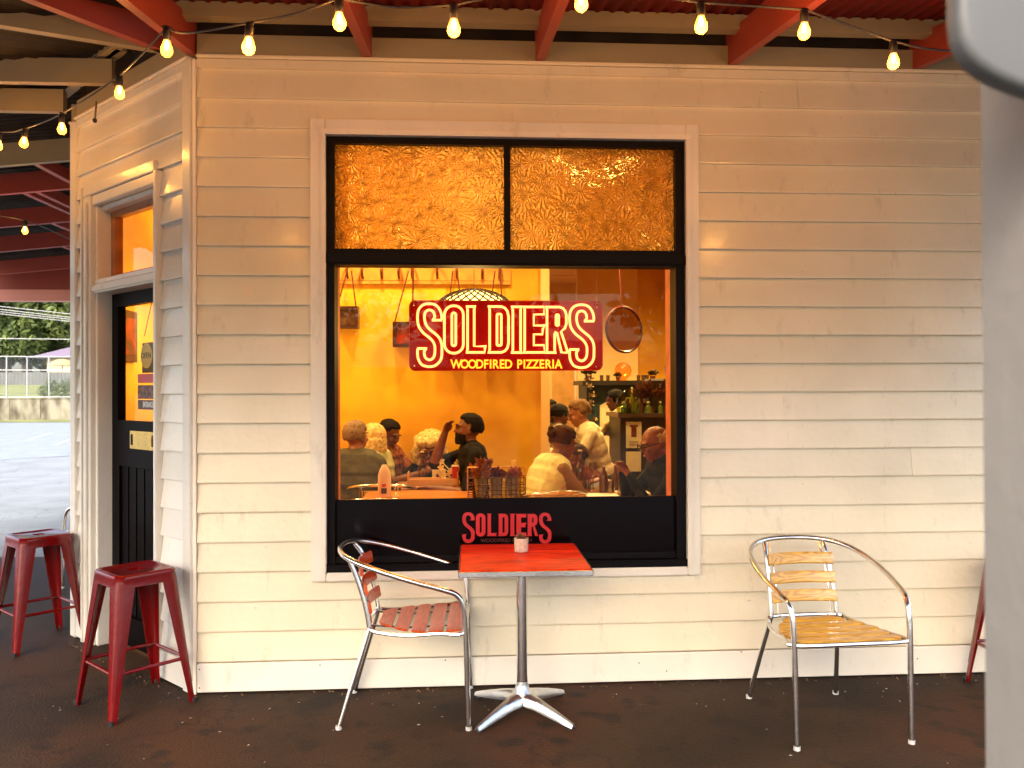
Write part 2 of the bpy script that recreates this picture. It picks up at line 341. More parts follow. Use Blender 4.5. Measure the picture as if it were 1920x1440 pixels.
# base boards, frieze, ledge, wall plate, corner boards
wbox(F_front, .02, 5.8, -.02, .012, .008, .152, 'base_board', M_TRIM); wbox(F_cham, .085, .342, -.02, .012, .008, .152, 'base_board', M_SIDE)
wbox(F_cham, 1.335, 1.45, -.02, .012, .008, .152, 'base_board', M_SIDE); wbox(F_side, .03, 6.4, -.02, .012, .008, .152, 'base_board', M_SIDE)
for F, u0, u1 in ((F_front, .02, 5.8), (F_cham, .02, 1.45), (F_side, 0, 6.4)): wbox(F, u0, u1, -.145, -.05, 3.334, 3.52, 'gap_shade_board', M_DARKSHEET, r=0)  # dark board stands for the shaded gap between wall plate and purlin
for F, u0, u1, m in ((F_front, .02, 5.8, M_CREAM), (F_cham, .02, 1.45, M_SIDE), (F_side, .0, 6.4, M_SIDE)):
    wbox(F, u0, u1, -.03, .012, 3.161, 3.203, 'frieze_board', m, r=.003); wbox(F, u0, u1, -.03, .028, 3.205, 3.222, 'drip_ledge', m, r=.006)
    wbox(F, u0, u1, -.06, .006, 3.224, 3.332, 'wall_plate', M_CREAMBEAM, r=.003)
wbox(F_cham, .0, .083, -.03, .016, .0, 3.2, 'corner_board', M_SIDE); wbox(F_front, .001, .018, -.03, .014, .0, 3.2, 'corner_board', M_TRIM, r=.002)
wbox(F_cham, 1.452, 1.53, -.03, .016, .0, 3.2, 'corner_board', M_SIDE); wbox(F_side, -.0, .028, -.03, .014, .0, 3.2, 'corner_board', M_SIDE, r=.002)
# structural walls behind the boards (with holes for window and door)
M_IN = mat('yellow_ochre_wall', (.80, .46, .010), rough=.6, col2=(.50, .21, .004), scale=1.3, bump=.1, bscale=8, detail=3)
M_INPALE = mat('pale_ochre_wall', (.82, .58, .26), rough=.55, col2=(.74, .46, .17), scale=1.6, detail=3)
def wall_core(F, u0, u1, z0, z1, m=M_IN): wbox(F, u0, u1, -.145, -.033, z0, z1, 'inner_wall', m, r=0)
wall_core(F_front, .05, .668, 0, 3.325); wall_core(F_front, 2.523, 5.8, 0, 3.325); wall_core(F_front, .668, 2.523, 0, .60); wall_core(F_front, .668, 2.523, 2.826, 3.325)
wall_core(F_cham, .04, .375, 0, 3.325); wall_core(F_cham, 1.2, 1.5, 0, 3.325); wall_core(F_cham, .375, 1.2, 2.64, 3.325); wall_core(F_side, .05, 6.4, 0, 3.325)
for (px, py) in [(x, 240+55*k_+int(9*math.sin(x*k_))) for x in (380, 1330, 1505, 1660, 1820) for k_ in range(1, 18)]+[(x, y_) for x in (700, 1010, 1190) for y_ in (1112, 1168)]:
    q = ony(px, py, -.012); b = MB(); b.lathe([(.002, 0), (.002, .0012)], 6, M=Euler((R(90), 0, 0)).to_matrix().to_4x4(), c=(q.x, -.0072, q.z)); b.build('nail_head', M_CREAMBEAM, SHOP)
for (px, py) in ((374, 1255), (374, 1290), (1198, 1243), (1250, 1258), (835, 1238), (1390, 1222), (1720, 1235), (600, 1247)):
    q = ony(px, py, -.012); b = MB(); b.lathe([(.0035, 0), (.0035, .0015)], 8, M=Euler((R(90), 0, 0)).to_matrix().to_4x4(), c=(q.x, -.0115, q.z)); b.build('nail_head', M_HOLE, SHOP)
# ---- window
WIN = None
b = MB()
def fb(F, bld, u0, u1, v0, v1, z0, z1):
    bld.add([F(*p) for p in ((u0,v0,z0),(u1,v0,z0),(u1,v1,z0),(u0,v1,z0),(u0,v0,z1),(u1,v0,z1),(u1,v1,z1),(u0,v1,z1))], [(0,3,2,1),(4,5,6,7),(0,1,5,4),(1,2,6,5),(2,3,7,6),(3,0,4,7)])
fb(F_front, b, .668, .706, -.12, -.001, .607, 2.822); fb(F_front, b, 2.474, 2.521, -.12, -.001, .607, 2.822)
fb(F_front, b, .706, 2.474, -.12, -.001, 2.79, 2.822); fb(F_front, b, .706, 2.474, -.12, -.02, .64, .672)
WIN = b.build('window', M_BLACK, SHOP)
wbox(F_front, .66, 2.53, -.115, .016, 2.166, 2.232, 'transom', M_BLACK, WIN, r=.01); wbox(F_front, 1.575, 1.608, -.11, -.004, 2.232, 2.789, 'mullion', M_BLACK, WIN)
wbox(F_front, .706, 2.474, -.1, .0, 2.232, 2.25, 'rail', M_BLACK, WIN, r=.003)
wbox(F_front, .655, 2.535, -.12, .03, .602, .638, 'sill', M_BLACK, WIN, r=.008)
for (x0, x1, z0, z1, nm) in ((WX0, .664, WZ0, WZ1, 'casing'), (2.525, WX1, WZ0, WZ1, 'casing'), (.664, 2.525, 2.826, WZ1, 'casing'), (.664, 2.525, WZ0, .6, 'casing')):
    vert = (z1-z0) > 1
    wbox(F_front, x0+(0 if vert else .001), x1-(0 if vert else .001), -.03, .028, z0, z1, nm, M_TRIM, WIN, r=.005)
for (x0, x1, z0, z1) in ((.642, .668, .6, 2.8235), (2.521, 2.547, .6, 2.8235), (.642, 2.547, 2.824, 2.85)):
    wbox(F_front, x0, x1, .0285, .042, z0, z1, 'casing_bead', M_TRIM, WIN, r=.005)
wbox(F_front, .706, 2.474, -.045, -.041, .93, 2.166, 'glass_pane', M_GLASS, WIN, r=0)
# painted-out lower band
M_BAND = mat('black_window_film', (.003, .0008, .001), rough=.2, var=.1, spec=.1)
wbox(F_front, .706, 2.474, -.05, -.0335, .672, .962, 'lower_panel', M_BAND, WIN, r=0)
# glue-chip glass
def chip():
    m = bpy.data.materials.new('glue_chip_glass'); m.use_nodes = True; N = m.node_tree.nodes; L = m.node_tree.links; N.remove(N['Principled BSDF'])
    tc = N.new('ShaderNodeTexCoord'); nz = N.new('ShaderNodeTexNoise'); nz.inputs['Scale'].default_value = 9; L.new(tc.outputs['Object'], nz.inputs['Vector'])
    ad = N.new('ShaderNodeVectorMath'); ad.operation = 'MULTIPLY_ADD'; ad.inputs[1].default_value = (.03, .03, .03); L.new(nz.outputs[1], ad.inputs[0]); L.new(tc.outputs['Object'], ad.inputs[2])
    sepp = N.new('ShaderNodeVectorMath'); sepp.operation = 'MULTIPLY'; sepp.inputs[1].default_value = (1, 0, 1); L.new(ad.outputs[0], sepp.inputs[0])
    hs = []
    for sc, ang in ((10., 15.), (19., 11.)):
        v = N.new('ShaderNodeTexVoronoi'); v.inputs['Scale'].default_value = sc; L.new(sepp.outputs[0], v.inputs['Vector'])
        df = N.new('ShaderNodeVectorMath'); df.operation = 'SUBTRACT'; L.new(sepp.outputs[0], df.inputs[0]); L.new(v.outputs['Position'], df.inputs[1])
        sx = N.new('ShaderNodeSeparateXYZ'); L.new(df.outputs[0], sx.inputs[0]); at = N.new('ShaderNodeMath'); at.operation = 'ARCTAN2'; L.new(sx.outputs[0], at.inputs[0]); L.new(sx.outputs[2], at.inputs[1])
        mu = N.new('ShaderNodeMath'); mu.operation = 'MULTIPLY'; mu.inputs[1].default_value = ang; L.new(at.outputs[0], mu.inputs[0]); si = N.new('ShaderNodeMath'); si.operation = 'SINE'; L.new(mu.outputs[0], si.inputs[0])
        fall = N.new('ShaderNodeMath'); fall.operation = 'MULTIPLY_ADD'; fall.inputs[1].default_value = -.9; L.new(v.outputs['Distance'], fall.inputs[0]); fall.inputs[2].default_value = .2
        s2 = N.new('ShaderNodeMath'); s2.operation = 'MULTIPLY'; L.new(si.outputs[0], s2.inputs[0]); L.new(v.outputs['Distance'], s2.inputs[1])
        s3 = N.new('ShaderNodeMath'); s3.operation = 'ADD'; L.new(s2.outputs[0], s3.inputs[0]); L.new(fall.outputs[0], s3.inputs[1]); hs.append(s3.outputs[0])
    s = N.new('ShaderNodeMath'); s.operation = 'MULTIPLY_ADD'; s.inputs[1].default_value = .6; L.new(hs[1], s.inputs[0]); L.new(hs[0], s.inputs[2])
    bp = N.new('ShaderNodeBump'); bp.inputs['Strength'].default_value = 1.; bp.inputs['Distance'].default_value = .010; L.new(s.outputs[0], bp.inputs['Height'])
    rf = N.new('ShaderNodeBsdfRefraction'); rf.inputs['Color'].default_value = (1, .66, .20, 1); rf.inputs['Roughness'].default_value = .14; rf.inputs['IOR'].default_value = 1.45; L.new(bp.outputs[0], rf.inputs['Normal'])
    gl = N.new('ShaderNodeBsdfGlossy'); gl.inputs['Roughness'].default_value = .08; L.new(bp.outputs[0], gl.inputs['Normal'])
    tl = N.new('ShaderNodeBsdfTranslucent'); tl.inputs[0].default_value = (1, .55, .10, 1); L.new(bp.outputs[0], tl.inputs['Normal'])
    m1 = N.new('ShaderNodeMixShader'); m1.inputs[0].default_value = .6; L.new(rf.outputs[0], m1.inputs[1]); L.new(tl.outputs[0], m1.inputs[2])
    fr = N.new('ShaderNodeFresnel'); fr.inputs[0].default_value = 1.5; L.new(bp.outputs[0], fr.inputs['Normal']); m2 = N.new('ShaderNodeMixShader'); L.new(fr.outputs[0], m2.inputs[0]); L.new(m1.outputs[0], m2.inputs[1]); L.new(gl.outputs[0], m2.inputs[2])
    L.new(m2.outputs[0], N['Material Output'].inputs[0]); return m
M_CHIP = chip()
for x0, x1 in ((.706, 1.575), (1.608, 2.474)):
    b = MB(); b.add([(x0, .04, 2.25), (x1, .04, 2.25), (x1, .04, 2.79), (x0, .04, 2.79)], [(0, 1, 2, 3)]); b.build('textured_pane', M_CHIP, WIN, fix=False)
# salmon inner jambs, the neon's pink light put into their colour
wbox(F_front, .668, .704, -.21, -.121, .6, 2.82, 'inner_jamb', M_JAMB, WIN, r=.003); wbox(F_front, 2.476, 2.523, -.235, -.121, .6, 2.82, 'inner_jamb', M_JAMB, WIN, r=.003)
wbox(F_front, .704, 2.476, -.2, -.121, .6, .9, 'inner_apron', M_JAMB, WIN, r=.003)

# ---- door in the splayed corner
def tu(px, off=0.): q = onc(px, 700, off); return (q.y-q.x)/S2
wbox(F_cham, .344, .376, -.08, .03, .0, 2.70, 'door_stop', M_SIDE); wbox(F_cham, 1.315, 1.334, -.03, .03, .0, 2.76, 'door_stop', M_SIDE, r=.003)
wbox(F_cham, 1.2, 1.312, -.03, .022, .0, 2.70, 'door_casing', M_SIDE); wbox(F_cham, 1.235, 1.262, .0225, .036, .0, 2.66, 'casing_bead', M_SIDE)
wbox(F_cham, .378, 1.312, -.03, .024, 2.702, 2.76, 'door_head', M_SIDE)
wbox(F_cham, .378, 1.198, -.03, .012, 2.64, 2.70, 'door_head', M_SIDE)
wbox(F_cham, 1.17, 1.199, -.16, -.005, .0, 2.639, 'door_jamb', M_SIDE); wbox(F_cham, .378, 1.169, -.16, -.03, 2.61, 2.639, 'door_jamb', M_SIDE)
wbox(F_cham, .378, 1.2, -.12, .02, 2.11, 2.16, 'transom_bar', M_SIDE, r=.012); wbox(F_cham, .378, 1.2, -.12, .0, 2.161, 2.195, 'transom_bar', M_SIDE, r=.008)
M_VARN = mat('varnished_sash', (.36, .12, .03), rough=.3, var=.2, scale=12)
b = MB()
fb(F_cham, b, 1.11, 1.169, -.13, -.085, 2.197, 2.609); fb(F_cham, b, .378, 1.11, -.13, -.085, 2.57, 2.609); fb(F_cham, b, .378, 1.11, -.13, -.085, 2.197, 2.225)
TRS = b.build('transom_sash', M_VARN, SHOP); wbox(F_cham, .378, 1.11, -.11, -.106, 2.225, 2.57, 'glass_pane', M_GLASS, TRS, r=0)
M_DOOR = mat('black_door_paint', (.002, .0007, .0007), rough=.45, var=.3, scale=5, spec=.06)
b = MB(); v0, v1 = -.13, -.09
GU0, GU1, GZ0, GZ1 = .45, 1.07, 1.35, 2.03
fb(F_cham, b, GU1, 1.168, v0, v1, .03, 2.108); fb(F_cham, b, .378, GU0, v0, v1, .03, 2.108); fb(F_cham, b, GU0, GU1, v0, v1, GZ1, 2.108); fb(F_cham, b, GU0, GU1, v0, v1, 1.08, GZ1-.68); fb(F_cham, b, GU0, GU1, v0, v1, .03, .2)
DOOR = b.build('door', M_DOOR, SHOP)
nb = 6
for i in range(nb):
    u0 = GU0+(GU1-GU0)*i/nb; wbox(F_cham, u0+.004, u0+(GU1-GU0)/nb-.004, v0+.01, v1-.012, .2, 1.08, 'door_plank', M_DOOR, DOOR, r=.006)
wbox(F_cham, GU0, GU1, -.113, -.109, GZ0, GZ1, 'glass_pane', M_GLASS, DOOR, r=0)
for (u0, u1, z0, z1) in ((GU0-.012, GU0, GZ0, GZ1), (GU1, GU1+.012, GZ0, GZ1)): wbox(F_cham, u0, u1, v1, v1+.008, z0, z1, 'glazing_bead', M_DOOR, DOOR, r=.002)
sl0, sl1 = tu(290, -.09), tu(245, -.09); zs0, zs1 = onc(268, 843, -.09).z, onc(268, 809, -.09).z
wbox(F_cham, sl0, sl1, v1, v1+.006, zs0, zs1, 'letter_slot', M_BRASS, DOOR, r=.002); wbox(F_cham, sl0+.012, sl1-.052, v1+.006, v1+.013, zs0+.02, zs1-.018, 'letter_flap', M_BRASS, DOOR, r=.005)
wbox(F_cham, sl1-.05, sl1-.016, v1+.0062, v1+.0075, zs0+.022, zs1-.02, 'slot_gap', M_DOOR, DOOR, r=0)
# stickers on the door glass
def text(txt, size, mt, parent, M, name='lettering', extr=.0008, off=0., sx=1., shear=0.):
    c = bpy.data.curves.new('t', 'FONT'); c.body = txt; c.size = size; c.extrude = extr; c.offset = off; c.align_x = 'CENTER'; c.align_y = 'CENTER'; c.resolution_u = 3; c.shear = shear
    o = bpy.data.objects.new('t', c); COL.objects.link(o); me = bpy.data.meshes.new_from_object(o); bpy.data.objects.remove(o)
    me.transform(M @ Matrix.Diagonal((sx, 1, 1, 1))); me.materials.clear(); me.materials.append(mt); return link(name, me, parent)
def FM(F, u, v, z, flip=1):
    "matrix putting text drawn in XY onto the wall frame, facing outward"
    o = F(u, v, z); ux = (F(u+1, v, z)-o)*flip; n = F(u, v+1, z)-o; up = Vector((0, 0, 1))
    return Matrix(((ux.x, up.x, n.x, o.x), (ux.y, up.y, n.y, o.y), (ux.z, up.z, n.z, o.z), (0, 0, 0, 1)))
M_STK = mat('dark_sticker', (.05, .015, .012), rough=.4); M_STKR = mat('red_sticker', (.55, .04, .03), rough=.4); M_STKW = mat('white_print', (.8, .76, .7), rough=.5); M_STKC = mat('cream_sticker', (.7, .58, .35), rough=.5)
e0, e1 = GU0, tu(259, -.108)
def ez(y): return onc(275, y, -.108).z
st = wbox(F_cham, e0, e1, -.108, -.107, ez(768), ez(750), 'sticker', M_STK, DOOR, r=0); text('ENTERANCE', .044, M_STKW, st, FM(F_cham, (tu(297, -.108)+e1)/2, -.1065, (ez(768)+ez(750))/2, -1), off=.0012, sx=.5)
wbox(F_cham, e0, e1, -.108, -.1065, ez(748), ez(722), 'sticker', mat('brown_sticker', (.14, .05, .03), rough=.5, var=.9, scale=40), DOOR, r=0)
wbox(F_cham, e0, e1, -.108, -.1065, ez(718), ez(701), 'sticker', M_STKR, DOOR, r=0)
OPN = thing('open_sign', 'black hanging open sign with pale round badge seen through the entrance door glass', 'sign')
su0, su1 = tu(308, -.2), tu(268, -.2); szc = (onc(282, 700, -.2).z+onc(282, 640, -.2).z)/2
q = wbox(F_cham, su0, su1, -.205, -.195, onc(282, 699, -.2).z, onc(282, 642, -.2).z, 'board', M_STK, OPN, r=.002)
b = MB(); Mx = FM(F_cham, tu(277, -.2), -.194, szc+.01, -1); b.lathe([(.075, 0), (.075, .003)], 24, M=Mx.to_3x3().to_4x4(), c=Mx.translation); b.build('badge', M_STKC, OPN)
text('OPEN', .05, M_STK, OPN, FM(F_cham, tu(277, -.2), -.19, szc+.01, -1))
b = MB(); uu = (su0+su1)/2
b.tube([F_cham(su0+.02, -.2, szc+.13), F_cham(uu, -.2, 2.09), F_cham(su1-.02, -.2, szc+.13)], .003, 5); b.build('cord', M_STK, OPN)

# ------------------------------------------------------------------ verandah awning
AW = thing('verandah_awning', 'timber framed verandah awning with corrugated iron roof above the shop front', 'awning')
def rafter(p, d, L, w=.045, h=.17, m=M_REDLITBEAM, name='rafter'):
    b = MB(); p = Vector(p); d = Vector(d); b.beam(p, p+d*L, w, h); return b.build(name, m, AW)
SL = .15
for px, py in ((357, 97), (689, 105), (1012, 114), (1372, 124), (1718, 136)):
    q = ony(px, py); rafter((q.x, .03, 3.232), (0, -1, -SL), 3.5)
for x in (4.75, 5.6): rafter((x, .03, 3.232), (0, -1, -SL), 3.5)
for i, x in enumerate((.3,)): pass
b = MB(); b.box((-.02, -.19, 3.338), (5.9, -.12, 3.412)); b.build('purlin', M_CREAMBEAM, AW)
for y in (-1.2, -2.3): b = MB(); b.box((-.9, y-.035, 3.372+y*SL), (5.9, y+.035, 3.43+y*SL)); b.build('purlin', M_REDLITBEAM, AW)
# joists and hips over the splay
q0 = onc(312, 88); A3 = q0
def to_px(px, py, z): return onz(px, py, z)
for (px, py, m) in ((50, 0, M_REDLITBEAM), (0, 50, M_CREAMBEAM)):
    e = to_px(px, py, 3.31); d = (e-Vector((q0.x, q0.y, 3.31))); b = MB(); b.beam((q0.x, q0.y, 3.31), Vector((q0.x, q0.y, 3.31))+d*2.4, .05, .15); b.build('hip_rafter', m, AW)
for (px, py) in ((213, 168), (122, 233)):
    q = onc(px, py, .02); b = MB(); b.beam((q.x, q.y, 3.285), (q.x-3.6, q.y, 3.285), .05, .14); b.build('joist', M_CREAMBEAM, AW)
for (p0, p1) in (((265, 60), (130, 150)), ((228, 95), (95, 200))):
    P0, P1 = onz(*p0, 3.44), onz(*p1, 3.44); b = MB(); b.beam(P0, P1, .06, .07); b.build('noggin', M_CREAMBEAM, AW)
# side awning
for y in (1.9, 2.62, 3.7, 4.75, 6.0):
    rafter((-1.09, y, 3.232), (-1, 0, -.1), 3.6, m=M_REDLITBEAM if y > 2 else M_CREAMBEAM, h=.16)
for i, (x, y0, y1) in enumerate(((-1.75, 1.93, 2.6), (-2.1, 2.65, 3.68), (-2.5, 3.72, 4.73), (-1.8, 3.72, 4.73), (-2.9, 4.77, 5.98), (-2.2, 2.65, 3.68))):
    b = MB(); b.beam((x, y0, 3.25+(x+1.09)*.1), (x, y1, 3.25+(x+1.09)*.1), .045, .09); b.build('noggin', M_REDLITBEAM, AW)
b = MB(); b.box((-4.8, 6.5, 2.83), (-1.09, 6.56, 3.24)); b.build('end_beam', paint('daylit_beam_paint', (.60, .17, .06), rough=.5, amt=.4), AW)  # brighter colour stands for daylight reaching in from the open side
b = MB(); b.box((-4.8, 6.44, 2.66), (-1.09, 6.6, 2.80)); b.build('end_beam', paint('salmon_beam_paint', (.70, .25, .17), rough=.5, amt=.3), AW)
b = MB(); b.box((-4.8, 6.47, 2.80), (-1.09, 6.49, 3.3)); b.build('end_board', M_REDLITBEAM, AW)
def eave(P):
    for p, q in zip(P, P[1:]):
        b = MB(); b.beam(p, q, .06, .22); b.build('eave_beam', M_REDLITBEAM, AW)
        b = MB(); b.beam(Vector(p)-Vector((0, 0, .12)), Vector(q)-Vector((0, 0, .12)), .03, .115); b.build('valance', M_SIDE, AW)
eave([(6.2, -3.5, 2.56), (-.55, -3.5, 2.56)]); eave([(-.61, -3.5, 2.56), (-4.66, .5, 2.56)]); eave([(-4.66, .57, 2.56), (-4.66, 6.4, 2.56)])
# corrugated sheets
def corr(fn, U0, U1, V0, V1, m, nv=2, pitch=.076, amp=.009):
    n = int((U1-U0)/pitch*8); vs = []; fs = []
    for j in range(nv+1):
        for i in range(n+1):
            u = U0+(U1-U0)*i/n; v = V0+(V1-V0)*j/nv; vs.append(fn(u, v, amp*math.sin(2*math.pi*u/pitch)))
    for j in range(nv):
        for i in range(n): a = j*(n+1)+i; fs.append((a, a+1, a+n+2, a+n+1))
    b = MB(); b.add(vs, fs); return b.build('roof_sheet', m, AW, smooth=True, angle=80)
Z0R = 3.44
for i in range(8): corr(lambda u, v, h: Vector((u, -v, Z0R-SL*v+h+.004*(i % 2))), -.03+i*.76, .76+i*.76, -.1, 3.65, M_REDLITSHEET)
for i in range(7): corr(lambda u, v, h: Vector((-1.09-v, u, Z0R-.1*v+.02+h+.004*(i % 2))), 1.1+i*.8, 1.94+i*.8, -.05, 3.75, M_DARKSHEET)
n = 120; vs = []; fs = []
for j in range(n+1):
    for i in range(n+1):
        x = -4.85+4.85*i/n; y = -3.65+4.8*j/n; p1 = SL*min(y, 0); p2 = SL*min((x+y)/S2, 0); p3 = .1*min(x+1.09, 0); z = min(p1, p2, p3)
        vs.append((x, y, Z0R+.035+z+.008*math.sin(2*math.pi*(x-y)/S2/.076)))
for j in range(n):
    for i in range(n):
        x = -4.85+4.85*(i+.5)/n; y = -3.65+4.8*(j+.5)/n
        if x+y > .1 or x+y*1.0 < -5.6: continue
        a = j*(n+1)+i; fs.append((a, a+1, a+n+2, a+n+1))
b = MB(); b.add(vs, fs); b.build('roof_sheet', M_DARKSHEET, AW, smooth=True, angle=80)
# near verandah post with rounded bracket (out of focus at the right)
PST = thing('verandah_post', 'white painted verandah post with rounded scroll bracket at the right edge', 'post', (0, 0, 0))
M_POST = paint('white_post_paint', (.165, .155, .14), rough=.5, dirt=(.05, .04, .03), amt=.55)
pw = ony(1838, 900, -3.4).x
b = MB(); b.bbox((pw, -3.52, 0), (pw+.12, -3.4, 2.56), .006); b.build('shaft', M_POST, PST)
D0 = ony(1768, 120, -3.56); X0 = D0.x
zr = ony(1800, 186, -3.56).z
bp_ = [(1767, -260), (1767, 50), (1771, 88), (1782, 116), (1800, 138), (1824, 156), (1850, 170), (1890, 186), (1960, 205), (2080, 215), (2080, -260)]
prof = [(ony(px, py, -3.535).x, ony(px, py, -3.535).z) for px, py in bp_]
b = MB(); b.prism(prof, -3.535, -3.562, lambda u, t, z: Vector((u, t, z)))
br = b.build('bracket', mat('dimmed_bracket_paint', (.075, .075, .072), rough=.5, var=.08, scale=4, spec=.3), PST); mo = br.modifiers.new('bev', 'BEVEL'); mo.width = .008; mo.segments = 4; mo.limit_method = 'ANGLE'; mo.angle_limit = R(60); br.data.shade_smooth()  # bracket coloured darker than the post to tone down the light on it
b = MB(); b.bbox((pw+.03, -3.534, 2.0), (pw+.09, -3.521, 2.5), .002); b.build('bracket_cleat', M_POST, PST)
for x, y in ((-.6, -3.46), (-4.62, .55)):
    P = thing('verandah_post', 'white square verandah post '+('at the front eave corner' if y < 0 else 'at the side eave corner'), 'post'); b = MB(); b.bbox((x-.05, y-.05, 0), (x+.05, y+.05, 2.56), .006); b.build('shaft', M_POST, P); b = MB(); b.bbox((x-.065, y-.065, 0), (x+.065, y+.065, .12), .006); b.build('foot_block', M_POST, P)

# ------------------------------------------------------------------ festoon lights
FS = thing('festoon_string', 'black cable string of glowing pear shaped bulbs under the awning', 'string lights')
M_BULB = emis('bulb_glow', (1., .48, .07), .24); M_FIL = emis('bulb_core', (1., .72, .34), 5.); M_SOCK = mat('black_socket', (.012, .008, .006), rough=.5)
blb = MB(); prof = [(.001, -.066), (.010, -.064), (.018, -.057), (.0225, -.046), (.0215, -.033), (.016, -.018), (.0125, -.006), (.012, 0)]
blb.lathe(prof, 16); bme = blb.build('bulb', M_BULB, FS, smooth=True); bdat = bme.data; bpy.data.objects.remove(bme)
cm = MB(); cm.ball((0, 0, -.022), (.009, .009, .02), 8); cme = cm.build('x', M_FIL, None, smooth=True); cdat = cme.data; bpy.data.objects.remove(cme)
MATS['bulb_glow'].node_tree.nodes['Principled BSDF'].inputs['Alpha'].default_value = .75
sk = MB(); sk.lathe([(.013, -.004), (.015, 0), (.016, .03), (.012, .045), (.004, .048)], 12); sk.ball((0, 0, .045), (.02, .008, .008), 8); ske = sk.build('x', M_SOCK, None, smooth=True); sdat = ske.data; bpy.data.objects.remove(ske)
BL = [(467, 68, 2.85), (636, 22, 2.85), (851, 34, 2.85), (1090, -14, 2.8), (1314, 29, 2.9), (1508, 41, 3.05), (1675, 99, 3.25), (313, 74, 3.1)]
LB = [(224, 160, 3.85), (116, 229, 4.4), (46, 256, 4.7), (-2, 262, 4.9), (47, 424, 6.6)]
tops = []
for px, py, D in BL+LB:
    t = atd(px, py, D); tops.append(t)
    o = link('bulb', bdat, FS); o.location = t; s = link('socket', sdat, o); c = link('filament_glow', cdat, o)
    o.rotation_euler = (random.uniform(-.08, .08), random.uniform(-.08, .08), random.uniform(0, 6))
    l = bpy.data.lights.new('bulb_light', 'POINT'); l.energy = 4.9 if px > 330 else 2.1; l.color = (1, .44, .08); l.shadow_soft_size = .025
    lo = bpy.data.objects.new('bulb_light', l); COL.objects.link(lo); lo.parent = FS; lo.location = t-Vector((0, 0, .035))
up = Vector((0, 0, .046))
def sag(a, c, s=.03): m_ = (a+c)/2-Vector((0, 0, s)); return [a, m_, c]
b = MB(); T = [t+up for t in tops]
off = atd(985, -60, 2.8)
seq = [T[12], None, T[11], T[10], T[9], T[8], T[7], T[0], T[1], T[2], T[3], T[4], T[5], T[6], atd(1800, 98, 3.4), atd(2100, 90, 3.6)]
def cable(P): b.tube(cr(P, 5), .0042, 6)
cable([T[11]+Vector((-.6, .1, .05)), T[11], T[10], T[9], T[8], T[7]]); cable([T[7], atd(350, 62, 3.0), T[0]]); cable([T[0], (T[0]+T[1])/2-Vector((0, 0, .012)), T[1]]); cable([T[1], (T[1]+T[2])/2-Vector((0, 0, .02)), T[2]])
cable([T[2], (T[2]+T[3])/2, T[3]]); cable([T[3], (T[3]+T[4])/2-Vector((0, 0, .01)), T[4]]); cable([T[4], T[5]]); cable([T[5], (T[5]+T[6])/2, T[6]]); cable([T[6], atd(1800, 96, 3.35), atd(2100, 80, 3.5)])
cable([atd(-80, 395, 6.0), T[12], atd(130, 448, 7.4)])
g0 = atd(181, 190, 4.05); g1 = atd(178, 226, 4.05); cable([g0, g1]); b.ball(g1, .012, 8)
b.build('cable', M_SOCK, FS, smooth=True)

